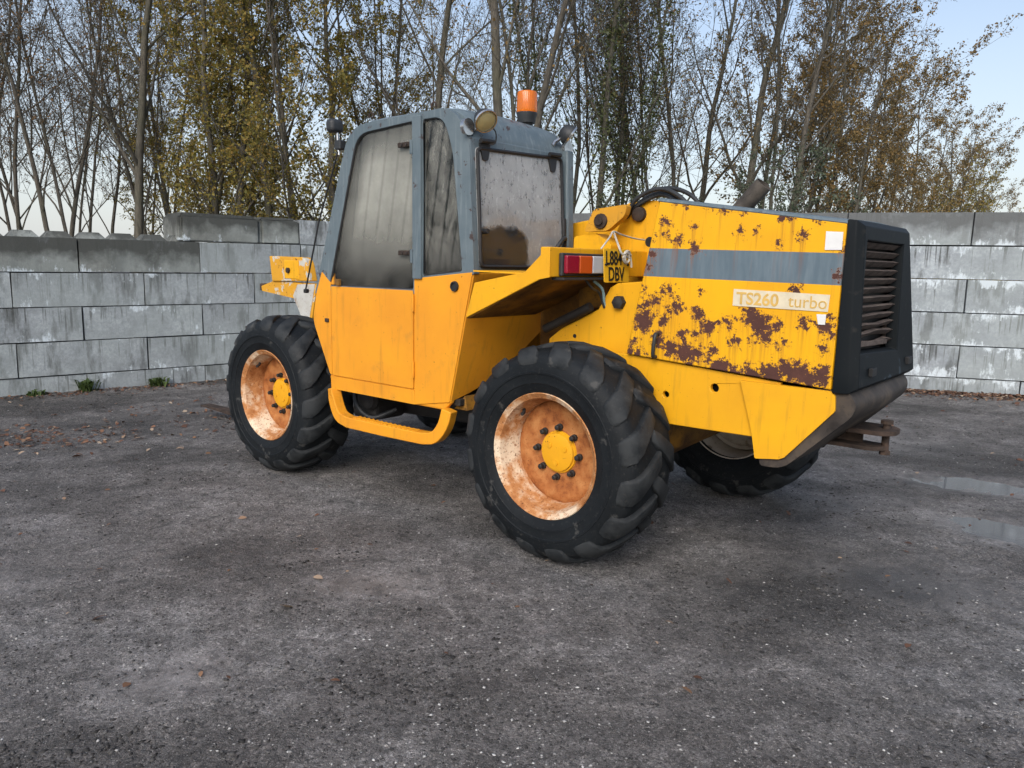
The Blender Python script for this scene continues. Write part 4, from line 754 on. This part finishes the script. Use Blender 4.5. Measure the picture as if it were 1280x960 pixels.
tube('tail_cord', curve_pts([(-.02, -.30, 1.50), (-.03, -.36, 1.45), (-.01, -.46, 1.42), (-.02, -.50, 1.34)], 24), .007, M_black, TH, 6)
# body between cab and hood
side('pivot_plate', [(.36, 1.02), (.36, 1.14), (.275, 1.205), (.02, 1.330), (-.055, 1.455), (-.10, 1.478), (-.34, 1.500), (-.20, 1.02)], -.50, .03, M_yel, TH)
lathe('plate_nut', [(-.50,.040),(-.47,.036),(-.465,.022),(-.455,0)], M_dark, TH, 6, 'Y', (-.119, 0, 1.375)); lathe('plate_hole', [(-.4985,.012),(-.4985,0)], M_gasket, TH, 10, 'Y', (.175, 0, 1.17))
tube('ram', [(.36, -.46, 1.20), (.05, -.47, 1.345)], .026, M_dark, TH, 10); box('valve_block', (.02, -.56, 1.33), (.20, -.72, 1.50), M_under, TH, .01); side('inner_plate', [(.60, 1.0), (.60, 1.52), (.02, 1.52), (.02, 1.0)], -.72, .02, M_under, TH)

# ------------------------------------------------------------------ trees
def grow(rg, spec):
    segs = []; tips = []
    def branch(p, d, L, r, lv):
        n = max(3, int(L/spec['seg'][lv])); P = [p.copy()]; D = []
        for i in range(n):
            d = d+rg.normal(0, spec['wan'][lv], 3)+np.array([0, 0, spec['up'][lv]])+spec.get('bias', 0)*np.array([1, 0, 0])*(lv > 0); d = d/np.linalg.norm(d); p = p+d*L/n; P.append(p.copy()); D.append(d.copy())
        tp = spec['tap'][lv]; rad = r*(1-tp*np.linspace(0, 1, n+1)); segs.append((np.array(P), rad, lv))
        if lv >= 2: tips.append((np.array(P), lv))
        if lv >= spec['max']: return
        m = spec['nc'][lv]; m = int(m*(L/spec['ref'][lv])**.7+rg.rand()) if lv else m
        for c in range(m):
            t = spec['t0'][lv]+(1-spec['t0'][lv])*(c+rg.rand())/max(m, 1); t = min(t, .98); i = min(int(t*n), n-1); q = P[i]+(P[i+1]-P[i])*(t*n-i); dd = D[i]
            a = rg.rand()*2*math.pi; u = np.cross(dd, [math.cos(a), math.sin(a), .2]); u /= np.linalg.norm(u)+1e-6; an = R(rg.uniform(*spec['ang'][lv])); nd = dd*math.cos(an)+u*math.sin(an)
            branch(q, nd, L*spec['rat'][lv]*rg.uniform(.6, 1.15)*(1-.45*t), max(.003, (r*(1-tp*t))*rg.uniform(.36, .56)), lv+1)
    for k in range(spec.get('stems', 1)):
        a = rg.rand()*6.28; tilt = spec.get('tilt', .04) if spec.get('stems', 1) == 1 else spec.get('tilt', .2)
        branch(np.array([.12*math.cos(a)*(k > 0), .12*math.sin(a)*(k > 0), -.3]), np.array([tilt*math.cos(a), tilt*math.sin(a), 1.]), spec['h']*rg.uniform(.88, 1.05), spec['r']*(1 if k == 0 else rg.uniform(.5, .85)), 0)
    return segs, tips
BASE = dict(seg=(.55, .40, .30, .22, .2), wan=(.045, .085, .12, .16, .2), up=(.03, .045, .05, .02, .0), tap=(.80, .80, .8, .7, .6), nc=(15, 7, 5, 3, 0), ref=(1, 3.0, 1.3, .55, .3), t0=(.22, .18, .12, .1, 0), ang=((22, 48), (25, 50), (25, 55), (25, 60), (20, 50)), rat=(.36, .50, .50, .50, .5), max=4, h=12.5, r=.125)
def leaf_cloud(rg, tips, dens, size, trunk=None):
    C = []
    for P, lv in tips:
        k = rg.poisson(dens*(1 if lv >= 3 else .6))
        for _ in range(k):
            t = rg.rand()*(len(P)-1); i = int(t); C.append(P[i]+(P[min(i+1, len(P)-1)]-P[i])*(t-i)+rg.normal(0, .05, 3))
    if trunk is not None: C += trunk
    C = np.array(C) if C else np.zeros((1, 3)); n = len(C); a = rg.normal(0, 1, (n, 3)); a /= np.linalg.norm(a, axis=1)[:, None]; b = np.cross(a, rg.normal(0, 1, (n, 3))); b /= np.linalg.norm(b, axis=1)[:, None]+1e-6; nn = np.cross(a, b)
    s = (size*(.6+.8*rg.rand(n)))[:, None]; V = np.stack([C-a*s, C+b*s*.62+nn*s*.18, C+a*s, C-b*s*.62+nn*s*.18], 1).reshape(-1, 3); F = np.arange(n*4).reshape(n, 4); return V, F, np.repeat(np.clip(rg.rand(n)*.7+.3*rg.rand(), 0, 1), 4)
def make_tree(seed, leafmat, dens, size, ivy=0, low=0, **kw):
    rg = np.random.RandomState(seed); spec = dict(BASE); spec.update(kw); segs, tips = grow(rg, spec); VV = []; FF = []; o = 0
    for P, rad, lv in segs:
        v, f = tube_vf(P, np.maximum(rad, .0035), (8, 6, 4, 3, 3)[lv], False); VV.append(v); FF.append(np.array(f)+o); o += len(v)
    tm = np_mesh('trunk', np.concatenate(VV), np.concatenate(FF), M_bark, True); trunk = []
    if ivy:
        for P, rad, lv in segs:
            if lv > 1: continue
            for _ in range(int(ivy*(1 if lv == 0 else .06))):
                t = rg.rand()**1.4*(len(P)-1)*(.62 if lv == 0 else .5); i = int(t); q = P[i]+(P[i+1]-P[i])*(t-i)+rg.normal(0, .10, 3)*(1.5 if rg.rand() < .3 else 1); trunk.append(q)
    if low:
        for _ in range(low):
            a = rg.rand()*6.28; rr_ = rg.rand()**.5*1.3; trunk.append(np.array([rr_*math.cos(a), rr_*math.sin(a), 1.5+3.5*rg.rand()]))
    V, F, rn = leaf_cloud(rg, tips, dens, size, trunk); lm = np_mesh('crown', V, F, leafmat); attr(lm, 'rnd', rn); return tm, lm
PROTO = dict(
    slim=make_tree(1, L_bare, 1.3, .025, h=12, r=0.0629, nc=(17, 8, 5, 3, 0)), slim2=make_tree(2, L_bare, 1.5, .025, h=12.5, r=0.0629, stems=2, tilt=.10, nc=(14, 8, 5, 3, 0)), slim3=make_tree(3, L_bare, 0.5040000000000001, .024, h=13, r=0.0999, nc=(14, 8, 5, 3, 0), tilt=.01),
    gold=make_tree(4, L_gold, 8.5, .033, h=11.5, r=0.0814, nc=(24, 8, 5, 3, 0), t0=(.12, .15, .1, .1, 0), rat=(.27, .5, .5, .5, .5)), gold2=make_tree(5, L_gold, 7.0, .033, h=12, r=0.0703, nc=(22, 8, 5, 3, 0), t0=(.15, .15, .1, .1, 0), rat=(.28, .5, .5, .5, .5), stems=2, tilt=.07),
    bare=make_tree(6, L_rust, .7, .028, h=14, r=0.0777, stems=2, tilt=.08, nc=(16, 8, 5, 3, 0), ang=((14, 36), (18, 42), (20, 50), (25, 60), (20, 50)), rat=(.42, .5, .5, .5, .5)), bare2=make_tree(7, L_rust, 2.4, .029, h=13, r=0.0703, stems=2, tilt=.06, nc=(17, 8, 5, 3, 0), ang=((16, 38), (18, 42), (20, 50), (25, 60), (20, 50)), rat=(.40, .5, .5, .5, .5)),
    ivy=make_tree(8, L_ivy, .25, .032, ivy=3000, h=12, r=0.0814, stems=2, tilt=.09, nc=(12, 7, 5, 3, 0)),
    rust=make_tree(9, L_rust, 8.0, .030, h=8.6, r=0.0666, bias=.035, nc=(18, 8, 5, 3, 0), t0=(.30, .18, .12, .1, 0), ang=((20, 46), (20, 45), (22, 50), (25, 60), (20, 50)), rat=(.38, .5, .5, .5, .5)), rust2=make_tree(10, L_rust, 8.0, .030, h=8.2, r=0.0629, stems=2, tilt=.12, bias=.03, nc=(15, 8, 5, 3, 0), t0=(.25, .18, .12, .1, 0)),
    bush=make_tree(11, L_bush, 6.0, .034, h=4.2, r=0.0296, stems=6, tilt=.30, nc=(9, 6, 4, 0, 0), ref=(1, 1.4, .6, .3, .3), max=3, t0=(.1, .1, .1, .1, 0)), gbush=make_tree(12, L_gold, 5.0, .030, h=4.6, r=0.0296, stems=6, tilt=.35, nc=(9, 6, 4, 0, 0), ref=(1, 1.4, .6, .3, .3), max=3, t0=(.1, .1, .1, .1, 0)))
def plant(kind, u, depth, sc=1.0, rot=None, label=None, group=None, cat='tree', name='tree', lean_=(0, 0)):
    tm, lm = PROTO[kind]; x = (u-640)/F_PX*depth; o = tag(link(name, None), label, cat, group); o.location = (x, depth, -.12); o.scale = (sc, sc, sc)
    o.rotation_euler = (lean_[0], lean_[1], rot if rot is not None else random.Random(int(u*7+depth*13)).uniform(0, 6.28)); link('trunk', tm, o); link('crown', lm, o); return o
LG = 'slender bare trees behind the left wall'
plant('slim3', 163, 15.2, 1.0, 2.2, 'straight dark trunk, thickest of the bare trees left of the raised wall end')
plant('slim2', 107, 15.6, .95, 1.0, 'forked bare tree just left of the straight dark trunk behind the left wall')
plant('slim', 72, 15.8, .95, 4.0, 'crooked bare tree third from the left edge above the knobbed wall top')
plant('slim2', 36, 16.5, .9, 2.5, 'thin bare tree nearest the left edge of the picture but one')
plant('slim', -12, 14.8, 1.0, .6, 'bare tree at the left edge with a branch reaching in')
SL = 'thin bare tree in the sparse row behind the left block wall'
for u, d_, s_, k in ((52, 20, .85, 'slim'), (90, 22, .9, 'slim2'), (132, 19, .8, 'slim'), (185, 21, .9, 'slim2'), (208, 18, .85, 'slim'), (-40, 19, .95, 'slim2'), (228, 24, .95, 'slim')): plant(k, u, d_, s_, None, SL, LG)
GG = 'ochre leafed trees behind the raised wall end'
for u, d_, s_, k, r_, lb in ((250, 16.2, .9, 'gold2', 1., 'ochre leafed tree above the left end of the raised wall blocks'), (270, 15.6, 1., 'gold', 2., 'ochre leafed tree with dark trunk above the middle of the raised wall'), (300, 15.4, 1.0, 'gold', 4.4, 'leafy twin of the ochre trees above the raised wall, right of the middle'), (338, 15.8, .92, 'slim3', .5, 'thin upright trunk behind the right end of the raised wall'), (396, 15.2, .95, 'gold2', 3.1, 'leafy ochre tree beside the front pillar of the cab'), (424, 15.6, .98, 'gold', 5.4, 'ochre leafed tree rising behind the front cab lamp')): plant(k, u, d_, s_, r_, lb, GG)
for u, d_, s_, k in ((225, 20, .9, 'gold2'), (318, 21, .9, 'gold'), (452, 19, .95, 'gold2')): plant(k, u, d_, s_, None, 'ochre leafed tree standing farther back behind the cab and raised wall', GG+', second row')
BG = 'bare trees behind the cab'
plant('slim3', 522, 16.5, 1.0, 1.7, 'upright bare trunk rising above the cab roof edge'); plant('slim2', 500, 19, .95, .3, 'thin forked bare tree left of the trunk above the cab roof')
plant('bare', 560, 27, .9, 2., 'bare spreading tree in the pale sky gap above the cab'); plant('slim3', 622, 14.4, 1.12, .2, 'thick straight bare trunk left of the orange beacon'); plant('bare', 652, 14.2, 1.05, 5.2, 'massive leaning bare trunk directly behind the orange beacon')
BR_ = 'slender bare tree in the dense row behind the engine hood'
for u, d_, s_, k, lb in ((690, 18, .9, 'bare2', 'slim bare tree between the orange beacon and the ivy clad trunk'), (755, 20, .9, 'bare2', 'slim bare tree between the two ivy clad trunks'), (832, 18, .9, 'bare2', 'slim bare tree above the top front corner of the yellow hood'), (866, 21, 1., 'slim3', 'straight slim trunk above the middle of the hood, left of the exhaust'), (975, 24, .95, 'bare2', 'slim bare tree just right of the exhaust pipe, behind russet leaves')): plant(k, u, d_, s_, None, lb, BG)
plant('ivy', 728, 15.5, 1.0, 1., 'ivy clad trunk beside the right corner of the cab'); plant('ivy', 775, 17.5, .95, 3., 'ivy clad tree behind the yellow boom link'); plant('bare2', 812, 21, .95, 4.1, 'slim russet tinged tree behind the black hydraulic hoses')
plant('slim3', 918, 16.8, 1.0, 2.8, 'straight dark trunk just left of the exhaust pipe'); plant('bare', 948, 17.4, 1.05, .4, 'many stemmed bare tree rising behind the exhaust pipe')
plant('bush', 905, 15.5, .78, 0, 'dark evergreen bush left of the exhaust pipe', None, 'bush', 'bush'); plant('bush', 965, 15.5, .95, 2, 'dark evergreen bush right of the exhaust pipe', None, 'bush', 'bush'); plant('bush', 1005, 17, .75, 4, 'dark evergreen bush behind the rear end of the hood', None, 'bush', 'bush')
plant('bush', 745, 15.0, .7, 1, 'dark ivy bush low behind the boom tower', None, 'bush', 'bush')
RG = 'russet leafed trees behind the right wall'
for u, d_, s_, k, r_, lb in ((938, 21, 1.25, 'rust', -.3, 'tall russet leafed tree above the exhaust pipe'), (985, 22, 1.22, 'rust2', .5, 'tall russet leafed tree between exhaust pipe and grille'), (1012, 19, 1.06, 'rust', .3, 'tall russet leafed tree left of the black grille top'), (1042, 17.5, .92, 'rust2', -.4, 'russet leafed tree with thick trunk above the rear hood edge'), (1070, 21, .95, 'rust', -.2, 'russet tree crown reaching into the blue sky above the grille'), (1112, 24, .90, 'rust', .75, 'leaning russet tree right of the black grille'), (1168, 26, .90, 'rust2', -.1, 'outermost tall russet tree against the blue sky'), (1098, 18.5, .62, 'rust2', .4, 'smaller russet tree close behind the right wall beside the grille')): plant(k, u, d_, s_, r_, lb, RG)
for u, d_, s_, k in ((1000, 25, 1.15, 'rust'), (1045, 28, 1.15, 'rust2'), (1090, 29, 1.05, 'rust'), (1135, 31, 1.0, 'rust2'), (1160, 29, .86, 'rust'), (1192, 28, .70, 'rust2')): plant(k, u, d_, s_, .3*math.sin(u), 'russet leafed tree in the far rank behind the right wall', RG+', far rank')
plant('gbush', 1190, 19, .78, .5, 'bushy ochre shrub above the right wall', None, 'bush', 'bush'); plant('gbush', 1232, 23, 1.05, 2.5, 'tall ochre shrub near the right edge above the wall', None, 'bush', 'bush'); plant('gbush', 1150, 17.5, .62, 4.5, 'low yellowish shrub at the right wall top near the grille', None, 'bush', 'bush')
plant('rust2', 1262, 30, .60, 1., 'thin russet tree near the right edge above the wall'); plant('bare2', 1300, 34, .46, 2., 'bare tree cut by the right edge of the picture')

# ------------------------------------------------------------------ fallen leaves and weeds
def leaves(name, X, Y, size, rg, mat, lift=.006):
    n = len(X); Z = gz(X, Y)+lift; th = rg.rand(n)*6.28; a = np.stack([np.cos(th), np.sin(th), rg.normal(0, .25, n)], 1); b = np.stack([-np.sin(th), np.cos(th), rg.normal(0, .25, n)], 1); C = np.stack([X, Y, Z], 1); s = (size*(.5+.9*rg.rand(n)))[:, None]; up = np.array([0, 0, 1.])
    V = np.stack([C-a*s, C-a*s*.3+b*s*.5+up*s*.25, C+a*s*.45+b*s*.45+up*s*.2, C+a*s, C+a*s*.45-b*s*.45+up*s*.22, C-a*s*.3-b*s*.5+up*s*.18], 1).reshape(-1, 3); me = np_mesh(name, V, np.arange(n*6).reshape(n, 6), mat); attr(me, 'rnd', np.repeat(rg.rand(n), 6)); return me
rg = np.random.RandomState(21); e2 = np.array([math.cos(RW_A), math.sin(RW_A)]); n2 = np.array([-math.sin(RW_A), math.cos(RW_A)]); e1 = np.array([math.cos(LW_A), math.sin(LW_A)]); n1 = np.array([-math.sin(LW_A), math.cos(LW_A)])
s = rg.uniform(-5, 7, 8000); o_ = np.abs(rg.normal(0, .30, 8000)); p2 = e2*s[:, None]+n2*(RW_D-.03-o_)[:, None]
s = rg.uniform(-1.5, 6.4, 900); o_ = np.abs(rg.normal(0, .22, 900)); p1 = e1*s[:, None]+n1*(LW_D-.03-o_)[:, None]
p3 = np.stack([rg.normal(-4.35, .55, 320), rg.normal(6.75, .32, 320)], 1); p5 = np.stack([rg.normal(-3.4, .8, 160), rg.normal(7.9, .6, 160)], 1)
p4 = np.stack([rg.uniform(-6, 6, 300), rg.uniform(2.4, 10, 300)], 1); PP = np.concatenate([p2, p1, p3, p5, p4])
tag(link('leaf_litter', leaves('leaf_litter', PP[:, 0], PP[:, 1], np.concatenate([np.full(len(PP)-300, .026), .011+.012*np.random.RandomState(2).rand(300)]), rg, M_litter)), 'brown fallen leaves along the wall feet and over the yard', None, None, 'stuff')
for (x, y, c, r_, lb) in ((1.12, 3.63, .45, .9, 'single orange brown leaf lying on the gravel right of the rear tyre'), (-1.01, 3.24, .95, 2.2, 'pale curled leaf lying on the gravel in the middle foreground'), (-1.79, 3.11, .35, .3, 'reddish leaf lying on the gravel at the left foreground'), (-.78, 4.05, .55, 1.4, 'small orange leaf on the gravel between the two near wheels')):
    me = leaves('fallen_leaf', np.array([0.]), np.array([0.]), .036, np.random.RandomState(int(r_*10)), M_litter, 0); me.attributes['rnd'].data.foreach_set('value', [c]*6); o = link('fallen_leaf', me); o.location = (x, y, float(gz(x, y))-float(gz(0., 0.))+.008); tag(o, lb, 'leaf')
def weed(s, off, hgt, n, lb):
    rg = np.random.RandomState(int(s*100)); p = e1*s+n1*(LW_D-off); V = []; F = []
    for k in range(n):
        a = rg.rand()*6.28; l = hgt*rg.uniform(.5, 1.1); w = rg.uniform(.008, .02); d = np.array([math.cos(a), math.sin(a)]); t = np.array([-d[1], d[0]]); q = rg.normal(0, .05, 2); b = len(V); r1, r2 = rg.uniform(.2, .5)*l, rg.uniform(.4, .9)*l
        for (dd, zz, ww) in ((0, 0, .4), (r1, l*.7, 1), (r2, l*.75, .1)): 
            for sgn in (-1, 1): V.append((*(q+d*dd+t*w*ww*sgn), zz))
        F += [(b, b+1, b+3, b+2), (b+2, b+3, b+5, b+4)]
    me = np_mesh('weed', np.array(V), np.array(F), L_weed); attr(me, 'rnd', rg.rand(len(V))); o = link('weed', me); o.location = (*p, float(gz(*p))-.01); tag(o, lb, 'weed')
weed(2.10, .10, .22, 60, 'leafy green weed at the foot of the left wall below a block joint'); weed(2.95, .12, .16, 70, 'spreading green weed at the left wall foot nearer the front wheel'); weed(1.55, .12, .10, 40, 'low mossy weed at the left wall foot nearest the picture edge')
